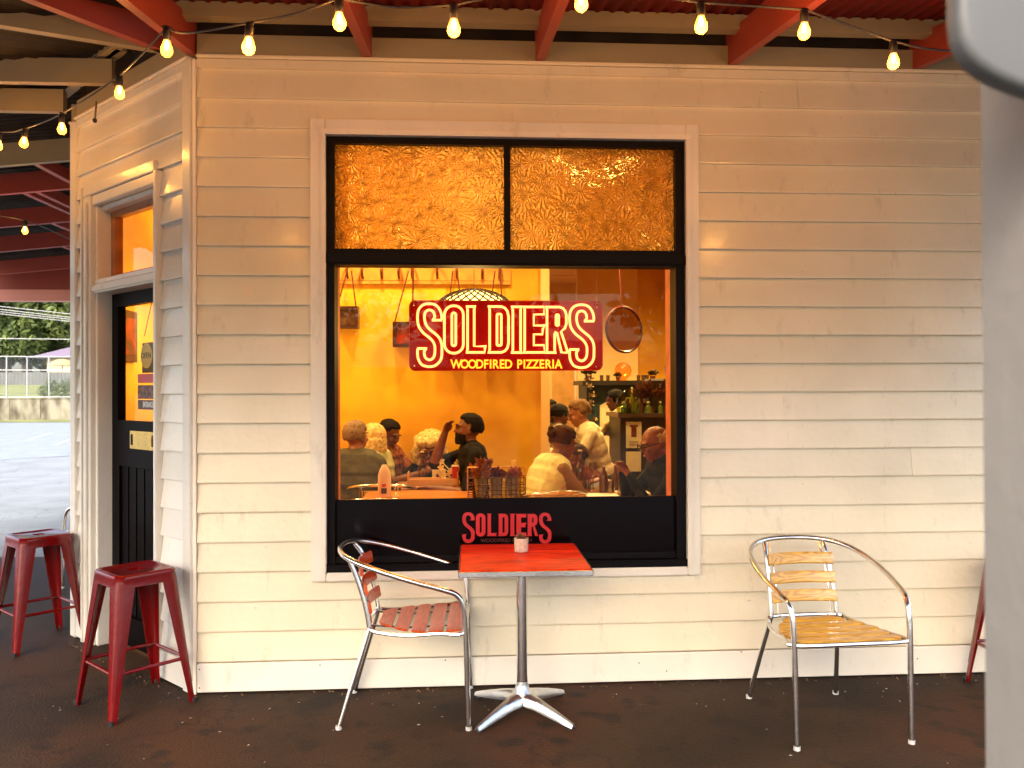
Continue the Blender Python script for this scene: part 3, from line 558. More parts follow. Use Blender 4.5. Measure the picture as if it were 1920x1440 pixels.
# ------------------------------------------------------------------ red stools
def make_stool(label):
    t = thing('metal_stool', label, 'stool', group='red metal stools by the shop wall')
    H = .66; h = .15; c = .045
    def ring(s, z, cc): return [(-s+cc, -s, z), (s-cc, -s, z), (s, -s+cc, z), (s, s-cc, z), (s-cc, s, z), (-s+cc, s, z), (-s, s-cc, z), (-s, -s+cc, z)]
    def rr(s, z, cc, n=4):
        out = []
        for (sx, sy, a0) in ((1, -1, -90), (1, 1, 0), (-1, 1, 90), (-1, -1, 180)):
            for i in range(n+1): a = R(a0+90*i/n); out.append((sx*(s-cc)+cc*math.cos(a), sy*(s-cc)+cc*math.sin(a), z))
        return out
    b = MB(); rings = [rr(h-.002, H-.062, c), rr(h+.001, H-.060, c), rr(h-.003, H-.022, c), rr(h-.001, H-.010, c), rr(h-.008, H-.001, c), rr(h-.02, H, c*.8), rr(h-.03, H-.004, c*.7), rr(.03, H-.005, .012)]
    n = len(rings[0]); vs = [v for r_ in rings for v in r_]; fs = [(i*n+k, i*n+(k+1) % n, (i+1)*n+(k+1) % n, (i+1)*n+k) for i in range(len(rings)-1) for k in range(n)]
    b.add(vs, fs)
    rings2 = [rr(.03, H-.005, .012), rr(.03, H-.02, .012), rr(h-.006, H-.02, c), rr(h-.006, H-.06, c)]
    vs = [v for r_ in rings2 for v in r_]; b.add(vs, [(i*n+k, i*n+(k+1) % n, (i+1)*n+(k+1) % n, (i+1)*n+k) for i in range(3) for k in range(n)])
    b.build('seat', M_STOOL, t, smooth=True, angle=50)
    for sx in (1, -1):
        for sy in (1, -1):
            b = MB(); vs = []; K = 9
            for i in range(9):
                f = i/8; z = H-.03-(H-.03)*f; s = .147+(.205-.147)*f; w = .085*(1-f)+.028*f; w = w if f < .93 else .03; cc = .04*(1-f)+.012*f
                sec = [(s, s-w), (s, s-cc), (s-cc*.1, s-cc*.5), (s-cc*.3, s-cc*.3), (s-cc*.5, s-cc*.1), (s-cc, s), (s-w, s)]
                inn = [(s-w, s-.004), (s-cc-.002, s-.005), (s-cc*.4-.004, s-cc*.4-.004), (s-.005, s-cc-.002), (s-.004, s-w)]
                for (x, y) in sec+inn: vs.append((x*sx, y*sy, z))
            m_ = 12; fs = [(i*m_+k, i*m_+(k+1) % m_, (i+1)*m_+(k+1) % m_, (i+1)*m_+k) for i in range(8) for k in range(m_)]+[tuple(range(m_)), tuple(range(8*m_, 9*m_))]
            b.add(vs, fs); leg = b.build('leg', M_STOOL, t, smooth=True, angle=50)
            b = MB(); b.tube([(.2*sx, .2*sy, .0), (.2*sx, .2*sy, .02)], .013, 8); b.build('rubber_foot', M_RUBBER, leg)
            # rib pressed in the leg
            b = MB(); b.tube([(.137*sx, .137*sy, H-.09), (.190*sx, .190*sy, .1)], .004, 6); b.build('leg_rib', M_STOOL, leg)
    zb = .215; s = .147+(.205-.147)*((H-.03-zb)/(H-.03))-.012
    for a, c_ in (((-s, -s), (s, -s)), ((s, -s), (s, s)), ((s, s), (-s, s)), ((-s, s), (-s, -s))):
        b = MB(); b.tube([(a[0], a[1], zb), (c_[0], c_[1], zb)], .009, 8); b.build('stretcher', M_STOOL, t, smooth=True)
    for sg in (1, -1): b = MB(); b.beam((-.13*sg, -.13, H-.06-.008*sg), (.13*sg, .13, H-.06-.008*sg), .018, .006); b.build('brace', M_STOOL, t)
    return t
s1 = make_stool('glossy red metal stool right in front of the entrance door, nearest the shop window'); s1.location = (-.247, -.1, 0); s1.rotation_euler = (0, 0, R(45))
dup(s1, (-1.22, .945, 0), R(46), 'red metal stool at the left edge of the photo whose seat mirrors the pale sky')
dup(s1, (4.165, -.31, 0), R(0), 'red metal stool mostly hidden behind the white post at the right')

# ------------------------------------------------------------------ aluminium armchairs
def make_chair(label, wm):
    t = thing('bistro_chair', label, 'chair', group='aluminium bistro armchairs with wooden slats')
    r = .0125
    half = [(.258, .285, .0), (.260, .278, .25), (.262, .272, .45), (.264, .262, .55), (.270, .235, .605), (.282, .18, .632), (.296, .05, .672), (.290, -.08, .712), (.262, -.19, .745), (.20, -.27, .768), (.11, -.31, .78)]
    L = [Vector((-x, y, z)) for x, y, z in half]; Rr = [Vector(p) for p in half]
    b = MB(); b.tube(cr(L+[Vector((0, -.322, .783))]+Rr[::-1], 5), r, 10); b.build('arm_frame', M_ALU, t, smooth=True)
    for s in (-1, 1):
        b = MB(); b.tube(cr([(s*.225, -.30, 0), (s*.20, -.24, .2), (s*.172, -.178, .40), (s*.165, -.172, .45), (s*.160, -.20, .58), (s*.155, -.25, .72), (s*.15, -.282, .765)], 5), .0115, 10); b.build('leg', M_ALU, t, smooth=True)
        b = MB(); b.tube(cr([(s*.132, -.165, .45), (s*.132, -.19, .58), (s*.13, -.24, .70), (s*.128, -.285, .765)], 4), .005, 6); b.build('back_rod', M_ALU, t, smooth=True)
        for (x, y) in ((.258, .285), (.225, -.30)):
            b = MB(); b.tube([(s*x, y, -.0), (s*x, y, .016)], .0145, 10); b.build('foot_cap', mat('grey_foot_cap', (.5, .48, .44), rough=.5), t)
    fr = [(-.255, .262, .432), (0, .272, .432), (.255, .262, .432), (.25, .15, .430), (.235, 0, .42), (.20, -.12, .424), (.165, -.172, .435), (0, -.185, .435), (-.165, -.172, .435), (-.20, -.12, .424), (-.235, 0, .42), (-.25, .15, .430)]
    b = MB(); b.tube(cr(fr, 4, True), .010, 8, closed=True); b.build('seat_frame', M_ALU, t, smooth=True)
    for x in (-.12, .12): b = MB(); b.tube([(x, .262, .434), (x, .0, .424), (x, -.178, .436)], .005, 6); b.build('seat_rail', M_ALU, t)
    ys = [(.185, .255), (.105, .170), (.025, .090), (-.055, .010), (-.135, -.070)]
    def hw(y): return .238 if y > .12 else .238-.16*((.12-y)/.27)**2.
    def zz(y): return .441-.012*math.cos((y-.05)/.22*1.3)
    for y0, y1 in ys:
        b = MB(); vs = []; ns = 10; nj = 4
        for lay in (.0, .011):
            for j in range(nj+1):
                y = y0+(y1-y0)*j/nj; w = hw(y)-(.006 if j in (0, nj) else 0)
                for i in range(ns+1): x = -w+2*w*i/ns; vs.append((x, y, zz(y)+lay-(.003 if lay and j in (0, nj) else 0)-.004*(1-(x/w)**2)))
        def id_(l, j, i): return l*(nj+1)*(ns+1)+j*(ns+1)+i
        fs = [(id_(1, j, i), id_(1, j, i+1), id_(1, j+1, i+1), id_(1, j+1, i)) for j in range(nj) for i in range(ns)]+[(id_(0, j, i), id_(0, j+1, i), id_(0, j+1, i+1), id_(0, j, i+1)) for j in range(nj) for i in range(ns)]
        for i in range(ns): fs += [(id_(0, 0, i), id_(0, 0, i+1), id_(1, 0, i+1), id_(1, 0, i)), (id_(0, nj, i+1), id_(0, nj, i), id_(1, nj, i), id_(1, nj, i+1))]
        for j in range(nj): fs += [(id_(0, j+1, 0), id_(0, j, 0), id_(1, j, 0), id_(1, j+1, 0)), (id_(0, j, ns), id_(0, j+1, ns), id_(1, j+1, ns), id_(1, j, ns))]
        b.add(vs, fs); b.build('seat_slat', wm, t, smooth=True, angle=35)
    for zc in (.70, .612, .527):
        b = MB(); vs = []; ns = 10
        yb = -.20-(zc-.53)*.22
        for i in range(ns+1):
            x = -.162+.324*i/ns; yy = yb+.028*(x/.162)**2
            for (dy, dz) in ((.006, -.028), (.010, -.022), (.002, .022), (-.002, .028), (-.010, .026), (-.006, -.028)): vs.append((x, yy+dy+.006, zc+dz))
        fs = [(i*6+k, i*6+(k+1) % 6, (i+1)*6+(k+1) % 6, (i+1)*6+k) for i in range(ns) for k in range(6)]+[tuple(range(6))[::-1], tuple(range(ns*6, ns*6+6))]
        b.add(vs, fs); b.build('back_slat', wm, t, smooth=True, angle=35)
    return t
def vcen(*ps): return sum(ps, Vector((0, 0, 0)))/len(ps)
ch = make_chair('aluminium armchair with golden teak slats standing alone right of the window', M_TEAK)
cc = (onz(1497, 1410)+onz(1708, 1395)+onz(1410, 1308)+onz(1573, 1303))/4; ch.location = (cc.x-.005, cc.y, 0); ch.rotation_euler = (0, 0, R(180+3))
ch2 = make_chair('aluminium armchair with reddish slats pulled up to the left of the red table', M_REDWOOD)
cc = (onz(650, 1378)+onz(882, 1372)+onz(673, 1290)+onz(868, 1288))/4; ch2.location = (cc.x-.0, cc.y, 0); ch2.rotation_euler = (0, 0, R(-90-1.5))
dup(ch, (-1.41, 2.55, 0), R(82), 'aluminium armchair almost hidden behind the far left corner of the wall')

# ------------------------------------------------------------------ red table
TB = thing('cafe_table', 'square cafe table with glossy red wood grain top and aluminium pedestal', 'table', (1.632, -.365, 0), R(-.6))
b = MB(); b.bbox((-.287, -.302, .714), (.287, .302, .74), .003); b.build('table_top', M_TOPRED, TB)
for (a0, a1) in (((-.296, -.311, .710), (.296, -.303, .7365)), ((-.296, .303, .710), (.296, .311, .7365)), ((-.296, -.303, .710), (-.288, .303, .7365)), ((.288, -.303, .710), (.296, .303, .7365))): b = MB(); b.bbox(a0, a1, .003); b.build('edge_band', M_ALU, TB)
b = MB(); b.bbox((-.13, -.13, .70), (.13, .13, .7095), .002); b.build('top_plate', M_RUBBER, TB)
b = MB(); b.lathe([(.0255, .10), (.0262, .70)], 20); b.build('column', M_ALU, TB, smooth=True)
b = MB(); b.lathe([(.06, .075), (.05, .095), (.034, .115), (.029, .135), (.027, .15)], 20); b.build('hub', M_ALUCAST, TB, smooth=True)
for k in range(4):
    a = R(45+90*k); b = MB(); vs = []; NN = 8
    for i in range(NN+1):
        f = i/NN; rr_ = .02+.285*f; w = .030*(1-f)+.015*f+(.012 if f < .2 else 0); zt = .105-.078*f**1.25; zb = max(.012, .060-.05*f**.8)
        for (dw, z) in ((-w, zb), (-w*.9, zt-.012), (-w*.45, zt), (w*.45, zt), (w*.9, zt-.012), (w, zb)):
            vs.append((rr_*math.cos(a)-dw*math.sin(a), rr_*math.sin(a)+dw*math.cos(a), z))
    fs = [(i*6+q, i*6+(q+1) % 6, (i+1)*6+(q+1) % 6, (i+1)*6+q) for i in range(NN) for q in range(6)]+[tuple(range(6)), tuple(range(NN*6, NN*6+6))]
    b.add(vs, fs); arm = b.build('base_arm', M_ALUCAST, TB, smooth=True, angle=45)
    b = MB(); b.lathe([(.014, 0), (.016, .004), (.014, .013)], 12, c=(.288*math.cos(a), .288*math.sin(a), 0)); b.build('foot_pad', M_RUBBER, arm)
def leafball(b, c, n, r, ls, upk=.6, w=.35):
    for i in range(n):
        th = random.uniform(0, 6.28); ph = random.uniform(.1, 1.4)**upk; d = Vector((math.cos(th)*math.sin(ph), math.sin(th)*math.sin(ph), math.cos(ph)))
        p = Vector(c)+d*r*random.uniform(.2, 1); q = p+d*ls*random.uniform(.6, 1.2); s = d.cross(Vector((random.random(), random.random(), random.random()))).normalized()*ls*w; m_ = (p+q)/2+d.cross(s)*.25
        b.add([p, m_+s, q, m_-s], [(0, 1, 2), (0, 2, 3)])
PT = thing('plant_pot', 'small cream pot with a dry succulent on the red table', 'pot', (onz(980, 1041, .74).x, onz(980, 1034, .74).y, .74))
b = MB(); b.lathe([(.030, 0), (.0335, .004), (.0345, .06), (.0345, .066), (.031, .066), (.030, .055), (.001, .053)], 24); b.build('pot', mat('cream_ceramic', (.62, .46, .32), rough=.6, var=.15, scale=60, bump=.2), PT, smooth=True, angle=50)
b = MB(); leafball(b, (0, 0, .055), 60, .018, .02); leafball(b, (-.008, 0, .07), 14, .006, .022); b.build('succulent', mat('dry_succulent', (.10, .05, .03), rough=.7, var=.6, scale=50, col2=(.35, .14, .05)), PT)

# ------------------------------------------------------------------ neon sign letters (traced as letter outlines in sign units)
def Apx(P): return [(760+x/9.6, 555+y/9.6) for x, y in P]
def Bpx(P): return [(940+x/9.6, 555+y/9.6) for x, y in P]
S_ = [(480,435,1),(655,435,1),(650,330,0),(610,230,0),(540,160,0),(430,138,0),(320,160,0),(245,235,0),(220,340,0),(225,480,0),(260,580,0),(330,670,0),(420,740,0),(490,810,0),(530,900,0),(530,1030,0),(505,1110,0),(440,1150,0),(370,1120,0),(345,1060,0),(345,985,0),(390,945,1),(220,945,1),(220,1050,0),(235,1140,0),(290,1230,0),(370,1265,0),(440,1272,0),(530,1255,0),(610,1190,0),(650,1110,0),(658,1000,0),(655,870,0),(620,770,0),(550,690,0),(450,610,0),(380,530,0),(350,440,0),(345,350,0),(370,280,0),(430,250,0),(495,275,0),(525,340,0),(520,400,0)]
def smooth_closed(P):
    "points with corner flag -> polyline, curved between unflagged points"
    N = len(P); out = []
    for i in range(N):
        x0, y0, c0 = P[i]; x1, y1, c1 = P[(i+1) % N]
        xm, ym, cm_ = P[(i-1) % N]; x2, y2, c2 = P[(i+2) % N]
        if c0: xm, ym = x0, y0
        if c1: x2, y2 = x1, y1
        n = 1 if (c0 and c1) else 3
        for j in range(n):
            t = j/n; f = lambda a, b, c, d: .5*(2*b+(c-a)*t+(2*a-5*b+4*c-d)*t*t+(3*b-a-3*c+d)*t**3); out.append((f(xm, x0, x1, x2), f(ym, y0, y1, y2)))
    return out
def rrect(x0, y0, x1, y1, r, n=6):
    out = []
    for cx, cy, a0 in ((x1-r, y0+r, -90), (x1-r, y1-r, 0), (x0+r, y1-r, 90), (x0+r, y0+r, 180)):
        for i in range(n+1): a = R(a0+90*i/n); out.append((cx+r*math.cos(a), cy+r*math.sin(a)))
    return out
Sp = Apx(smooth_closed(S_))
LET = [('S', [Sp]), ('O', [Apx(rrect(703, 175, 1045, 1030, 165)), Apx(rrect(838, 305, 908, 895, 34))]),
 ('L', [Apx([(1095,190),(1270,190),(1240,225),(1240,905),(1460,905),(1430,945),(1430,1015),(1090,1015),(1120,975),(1120,230)])]),
 ('D', [Apx([(1485,190),(1730,190),(1790,215),(1835,270),(1858,370),(1858,850),(1835,940),(1790,990),(1730,1015),(1485,1015),(1518,975),(1518,230)]), Apx(rrect(1650, 325, 1728, 890, 24))]),
 ('I', [Bpx([(175,195),(378,195),(347,235),(347,980),(378,1018),(175,1018),(207,980),(207,235)])]),
 ('E', [Bpx([(388,197),(768,197),(768,330),(585,333),(585,530),(792,532),(748,585),(738,690),(585,690),(585,885),(768,885),(778,1016),(388,1016),(420,978),(420,235)])]),
 ('R', [Bpx([(792,199),(1050,199),(1110,222),(1150,270),(1170,340),(1170,500),(1145,580),(1075,640),(1192,1000),(1186,1018),(1085,1018),(1000,665),(975,650),(960,680),(960,980),(990,1018),(792,1018),(822,980),(822,240)]), Bpx(rrect(985, 335, 1032, 530, 22))]),
 ('S', [[(x+285.2, y+1.9) for x, y in Sp]])]
SGY = .11
SIGN = thing('neon_sign', 'glowing neon sign on dark red board reading SOLDIERS WOODFIRED PIZZERIA hanging in the window', 'sign')
M_SIGNB = mat('dark_red_acrylic', (.16, .0008, .0008), rough=.4, var=.1, spec=.1, emit=(1, .0, .0), es=.035); M_TUBE = emis('neon_tube', (1., .36, .14), .78); M_TUBE2 = emis('neon_tube_small', (1., .36, .03), .62); M_GLOWP = mat('red_acrylic_edge', (.5, .05, .03), rough=.3)  # board emits faint red in place of the tubes' glow on it
def sp(px, py, y=SGY): v = ony(px, py, y); return v
tl, trr, bl_ = sp(767, 563), sp(1130, 566), sp(767, 695)
x0, x1, z0, z1 = tl.x, trr.x, bl_.z, tl.z
def rrw(x0, z0, x1, z1, r, y, n=5): return [(p[0], y, p[1]) for p in rrect(x0, z0, x1, z1, r, n)]
rg = rrw(x0, z0, x1, z1, .032, SGY+.012); rg2 = rrw(x0, z0, x1, z1, .032, SGY+.02); n = len(rg); b = MB()
b.add(rg+rg2, [tuple(range(n)), tuple(range(2*n-1, n-1, -1))]+[(i, (i+1) % n, n+(i+1) % n, n+i) for i in range(n)]); b.build('board', M_SIGNB, SIGN)
b = MB(); b.tube(rg, .0022, 5, closed=True); b.build('board_edge', M_GLOWP, SIGN)
zoff = .0
for ch_, cont in LET:
    b = MB()
    for c in cont:
        pts = [sp(px, py) for px, py in c]; b.tube(pts, .0064, 8, closed=True)
    b.build('neon_letter', M_TUBE, SIGN, smooth=True, angle=80)
small = 'WOODFIRED PIZZERIA'; xw = [.0]; wd_ = dict(W=1.35, O=1.15, D=1.05, F=.85, I=.5, R=1., E=.9, P=.95, Z=.95, A=1.1); wd_[' '] = .65
tot = sum(wd_[c] for c in small); cx = 847.; per = (1054-847)/tot
for c in small:
    w = wd_[c]*per
    if c != ' ':
        q = sp(cx+w/2, 683.5); text(c, .066, M_TUBE2, SIGN, Matrix.Translation((q.x, SGY-.002, q.z)) @ Euler((R(90), 0, 0)).to_matrix().to_4x4(), 'neon_letter', extr=.003, off=.0012, sx=.86)
    cx += w
for px, py in ((776, 572), (1119, 576), (777, 686), (1118, 688)):
    q = sp(px, py); b = MB(); b.ball(q+Vector((0, .008, 0)), .005, 8); b.build('fixing_stud', M_ALU, SIGN)
for px in (776, 1119):
    q = sp(px, 570); b = MB(); b.tube([q, Vector((q.x, SGY, 2.9))], .0013, 4); b.build('hanging_wire', M_ALU, SIGN)
# red decal of the same name on the lower panel
DEC = bpy.data.curves.new('decal', 'CURVE'); DEC.dimensions = '2D'; DEC.fill_mode = 'BOTH'; DEC.extrude = .0006
M_DEC = mat('red_vinyl', (.50, .012, .012), rough=.35, var=.08)
cxs, cys = 783., 569.4
for ch_, cont in LET:
    c = DEC.copy(); c.splines.clear()
    grow = .9
    for ci, ct in enumerate(cont):
        s = c.splines.new('POLY'); s.points.add(len(ct)-1); s.use_cyclic_u = True
        for i, (px, py) in enumerate(ct):
            P_ = ony(867+(px-cxs)*.5045, 960.5+(py-cys)*.488, .032); s.points[i].co = (P_.x, P_.z, 0, 1)
    c.offset = .0
    o = bpy.data.objects.new('d', c); COL.objects.link(o); me = bpy.data.meshes.new_from_object(o); bpy.data.objects.remove(o)
    me.transform(Matrix.Translation((0, .0322, 0)) @ Euler((R(90), 0, 0)).to_matrix().to_4x4()); me.materials.clear(); me.materials.append(M_DEC); link('decal_letter', me, WIN)
q = ony(950, 1013.5, .03); text('WOODFIRED PIZZERIA', .026, mat('dull_red_vinyl', (.10, .012, .008), rough=.4), WIN, Matrix.Translation((q.x, .0325, q.z)) @ Euler((R(90), 0, 0)).to_matrix().to_4x4(), 'decal_letter', extr=.0004)

# ------------------------------------------------------------------ restaurant interior
M_INFLOOR = wood('dark_floor_boards', (.16, .07, .03), (.10, .04, .015), scale=1.)
CEIL = 3.3
BW = 3.45                                     # back wall of the dining room
bx = ony(1030, 700, BW).x; bx0 = ony(1014, 700, BW).x
def part(name, m, lo, hi, parent=SHOP): b = MB(); b.box(lo, hi); return b.build(name, m, parent)
def slab(name, m, z0, z1):
    pl = [(.1, .147), (5.6, .147), (5.6, 9.6), (-.95, 9.6), (-.95, 1.2)]; n = len(pl); b = MB(); b.add([(x, y, z0) for x, y in pl]+[(x, y, z1) for x, y in pl], [tuple(range(n)), tuple(range(2*n-1, n-1, -1))]+[(i, (i+1) % n, n+(i+1) % n, n+i) for i in range(n)]); return b.build(name, m, SHOP)
slab('dining_floor', M_INFLOOR, -.06, .006)
M_CEIL = mat('cream_ceiling', (.72, .42, .22), rough=.7, var=.06, scale=2)
slab('ceiling', M_CEIL, CEIL, CEIL+.08)
for i in range(9): part('ceiling_batten', M_CEIL, (max(-.94, -.0-i*1.0), .5+i*1.0, CEIL-.012), (5.6, .54+i*1.0, CEIL))
part('inner_wall', M_IN, (-.95, BW, .006), (bx0, BW+.1, CEIL)); part('inner_wall', M_INPALE, (bx0, BW-.03, .006), (bx, BW+.13, CEIL))
part('inner_wall', M_INPALE, (-1.0, 9.5, .006), (5.6, 9.6, CEIL)); part('inner_wall', M_IN, (5.55, .15, .006), (5.65, 9.5, CEIL))
kx0, kx1 = ony(1100, 700, 6.6).x, ony(1262, 700, 6.6).x
part('inner_wall', M_IN, (ony(1205, 700, 5.0).x, 6.9, .006), (5.55, 7.0, CEIL)); part('inner_wall', M_INPALE, (ony(1110, 700, 5.0).x+.1, 6.85, .006), (ony(1205, 700, 5.0).x+.35, 6.95, CEIL))
# shelf rail with hooks and hanging pictures
za, zb = ony(700, 503, BW).z, ony(700, 533, BW).z; xr1 = ony(957, 515, BW).x
M_RAIL = mat('ochre_rail', (.62, .27, .05), rough=.45, var=.15, scale=6)
part('coat_rail', M_RAIL, (-.94, BW-.022, zb+.035), (xr1, BW-.0005, za)); part('coat_rail', M_RAIL, (-.94, BW-.03, zb), (xr1, BW-.0006, zb+.03))
M_HOOK = mat('dark_red_metal', (.12, .02, .015), rough=.4)
for px in (652, 680, 716, 748, 773, 820, 857, 904, 936):
    q = ony(px, 505, BW-.03); b = MB(); b.tube(cr([q+Vector((0, .02, .02)), q+Vector((0, -.05, .03)), q+Vector((0, -.07, -.03)), q+Vector((0, -.03, -.07)), q+Vector((0, .02, -.08))], 3), .012, 6); b.build('coat_hook', M_HOOK, SHOP)
M_FRD = mat('dark_picture_frame', (.035, .008, .006), rough=.3)
def hung(px, py, w, h, hookpx, label, pic):
    y = BW-.12; q = ony(px, py, y); t = thing('hanging_picture', label, 'picture', (q.x, y, q.z)); b = MB()
    for lo, hi in (((-w, -.02, -h), (-w+.03, .02, h)), ((w-.03, -.02, -h), (w, .02, h)), ((-w+.03, -.02, h-.03), (w-.03, .02, h)), ((-w+.03, -.02, -h), (w-.03, .02, -h+.03))): b.box(lo, hi)
    b.build('frame', M_FRD, t); b = MB(); b.box((-w+.03, -.005, -h+.03), (w-.03, .01, h-.03)); b.build('print', pic, t)
    b = MB(); hp = ony(hookpx, 508, y)-q
    for s in (-1, 1): b.tube([hp+Vector((s*.02, 0, 0)), Vector((s*w*.8, 0, h))], .007, 5)
    b.build('rope', M_HOOK, t); b = MB(); b.box((-w-.002, .02, -h), (w, .1, h)); b.build('box_back', M_HOOK, t)
    return t
hung(650, 595, .105, .10, 655, 'small dark framed picture hanging by ropes at the left edge of the window', mat('dark_print', (.10, .05, .03), rough=.2, var=.9, scale=14, col2=(.02, .005, .005)))
hung(757, 627, .10, .115, 770, 'dark boxed picture on ropes peeking out left of the neon sign', mat('red_print', (.30, .03, .02), rough=.2, var=.9, scale=9, col2=(.05, .02, .02)))
hung(853, 640, .10, .115, 853, 'dark framed picture on ropes behind the left half of the neon sign', mat('dark_print2', (.1, .04, .03), rough=.3, var=.9, scale=9))
hung(931, 640, .10, .115, 932, 'dark framed picture on ropes behind the middle of the neon sign', mat('dark_print3', (.06, .04, .03), rough=.3, var=.9, scale=9))
# pendant lamp: dark lattice dome over a glowing shade
PD = 5.6; pc = atd(889, 586, PD); PN = thing('pendant_lamp', 'domed pendant lamp with dark lattice over a glowing cream shade', 'lamp', pc)
b = MB(); b.ball((0, 0, 0), (.262, .262, .148), 24); b.build('shade', emis('lamp_shade_glow', (1., .72, .30), 1.0), PN, smooth=True)
b = MB(); NU, NV = 26, 9
def dm(u, v): a = 2*math.pi*u/NU; t = math.pi/2*(1-v/NV*1.15); return Vector((.272*math.cos(a)*math.cos(t) if t > -9 else 0, .272*math.sin(a)*math.cos(t), .157*math.sin(t)))
for v in range(0, NV+1):
    for u in range(NU):
        o = .5*(v % 2); p = dm(u+o, v)
        for du in (-.5, .5):
            if v < NV: b.tube([p, dm(u+o+du, v+1)], .0055, 4, cap=False)
b.build('lattice', mat('dark_lattice', (.03, .012, .008), rough=.5), PN)
b = MB(); b.tube([(0, 0, .14), (0, 0, CEIL-pc.z)], .004, 6); b.build('cord', mat('white_cord', (.7, .6, .45), rough=.5), PN)
def lamp(name, loc, e, col, parent=None, size=.12):
    l = bpy.data.lights.new(name, 'POINT'); l.energy = e; l.color = col; l.shadow_soft_size = size; o = bpy.data.objects.new(name, l); COL.objects.link(o); o.location = loc; o.parent = parent; return o
lamp('pendant_light', (0, 0, -.22), 2.5, (1, .70, .34), PN); lamp('pendant_uplight', (0, 0, .75), 2.0, (1, .62, .26), PN, .4)
PN_FILL = dup(PN, (-.25, 1.95, pc.z+.05), 0, 'unseen second lattice pendant lamp added to light the wall inside the entrance door')  # out-of-view lamp, added to brighten the wall behind the door glass
lamp('pendant_light', (0, 0, -.22), 6, (1, .70, .34), PN_FILL); lamp('pendant_uplight', (0, 0, .6), 3, (1, .62, .26), PN_FILL, .4)  # lights of the added out-of-view pendant
# unseen downlights added to light the room, assumed from light pools on the wall
M_DLE = emis('assumed_downlight_lens', (1, .75, .42), 6.)
def down(x, y, e, ang=75, label=''):
    t = thing('assumed_downlight', label, 'assumed_downlight', (x, y, CEIL-.012), group='assumed unseen ceiling downlights in the dining room'); b = MB(); b.lathe([(.055, 0), (.055, -.012), (.05, -.02)], 20); b.build('bezel', M_TRIM, t, smooth=True, angle=40)
    b = MB(); b.lathe([(.042, -.0205), (.042, -.023)], 20); b.build('lens', M_DLE, t)
    l = bpy.data.lights.new('assumed_downlight_beam', 'SPOT'); l.energy = e*(.25 if y > 2.5 else .12); l.color = (1, .78, .42); l.spot_size = R(ang); l.spot_blend = .9; l.shadow_soft_size = .06; o = bpy.data.objects.new('assumed_downlight_beam', l); COL.objects.link(o); o.parent = t; o.location = (0, 0, -.05)
for i, (x, y, e) in enumerate(((-.35, 2.85, 95), (.62, 2.95, 95), (1.5, 2.8, 95), (2.5, 2.9, 60), (3.4, 2.6, 90), (.3, 1.1, 12), (2.2, 1.2, 45), (2.9, 4.6, 230), (2.4, 5.0, 300), (3.9, 4.9, 340), (2.5, 8.3, 320), (-.5, 1.9, 40))):
    down(x, y, e, 150, 'assumed unseen ceiling lamp '+('near the back wall, leftmost', 'near the back wall above the curly haired woman', 'near the back wall above the bearded man', 'over the woman in the pale vest', 'over the bar counter', 'behind the window transom at left', 'behind the window transom at centre', 'between the bar and the oven', 'in front of the pizza oven', 'to the right of the pizza oven', 'by the back door', 'just inside the entrance door')[i])
# round mirror
q = ony(1170, 618, 4.6); MR = thing('round_mirror', 'round wall mirror with dark rim right of the neon sign', 'mirror', q)
Mr = Euler((R(90-3), 0, R(26))).to_matrix().to_4x4()
b = MB(); b.tube([Mr @ Vector((.238*math.cos(2*math.pi*i/48), .245*math.sin(2*math.pi*i/48), 0)) for i in range(48)], .015, 8, closed=True); b.build('rim', mat('dark_rim', (.10, .008, .008), rough=.3), MR, smooth=True)
b = MB(); b.add([Mr @ Vector((.233*math.cos(2*math.pi*i/48), .24*math.sin(2*math.pi*i/48), 0)) for i in range(48)], [tuple(range(48))]); b.build('mirror_glass', mat('mirror_silver', (.85, .78, .6), rough=.02, metal=1., var=0), MR)
b = MB(); b.tube([(0, .1, .2), (-.05, .1, CEIL-q.z)], .006, 5); b.build('hanging_rod', M_HOOK, MR)
# oven / fireplace block with mantel
OY = 5.6
ox0, ox1 = ony(1100, 700, OY).x, ony(1245, 700, OY).x; oz1 = ony(1170, 722, OY).z; oz0 = 0.006
OV = thing('pizza_oven', 'dark teal oven surround with black mantel shelf and pale arched mouth', 'oven')
M_TEAL = mat('dark_teal_paint', (.02, .045, .05), rough=.5, var=.15)
part('surround', M_TEAL, (ox0, OY, oz0), (ox1, OY+.7, oz1), OV)
part('mantel', mat('black_mantel', (.012, .008, .006), rough=.4), (ony(1090, 700, OY).x, OY-.12, oz1), (ony(1252, 700, OY).x, OY+.72, oz1+.055), OV)
ax0, ax1 = ony(1124, 745, OY).x, ony(1212, 745, OY).x; az = ony(1165, 745, OY).z; b = MB()
pts = [(ax0, .3)]+[(ax0+(ax1-ax0)*i/14, az-.1+.1*math.sin(math.pi*i/14)) for i in range(15)]+[(ax1, .3)]
b.prism(pts, OY-.03, OY-.001, lambda u, t, z: Vector((u, t, z))); b.build('arch', mat('pale_arch', (.75, .55, .30), rough=.6), OV)
am = (ax0+ax1)/2+.12; b = MB(); pts = [(am-.17, 1.15)]+[(am-.17*math.cos(math.pi*i/12), 1.25+.16*math.sin(math.pi*i/12)) for i in range(13)]+[(am+.17, 1.15)]
b.prism(pts, OY-.04, OY-.031, lambda u, t, z: Vector((u, t, z))); b.build('oven_mouth', M_BLACK, OV)
M_TUMB = mat('smoky_tumbler', (.06, .03, .02), rough=.1, coat=.5)
mz = oz1+.055
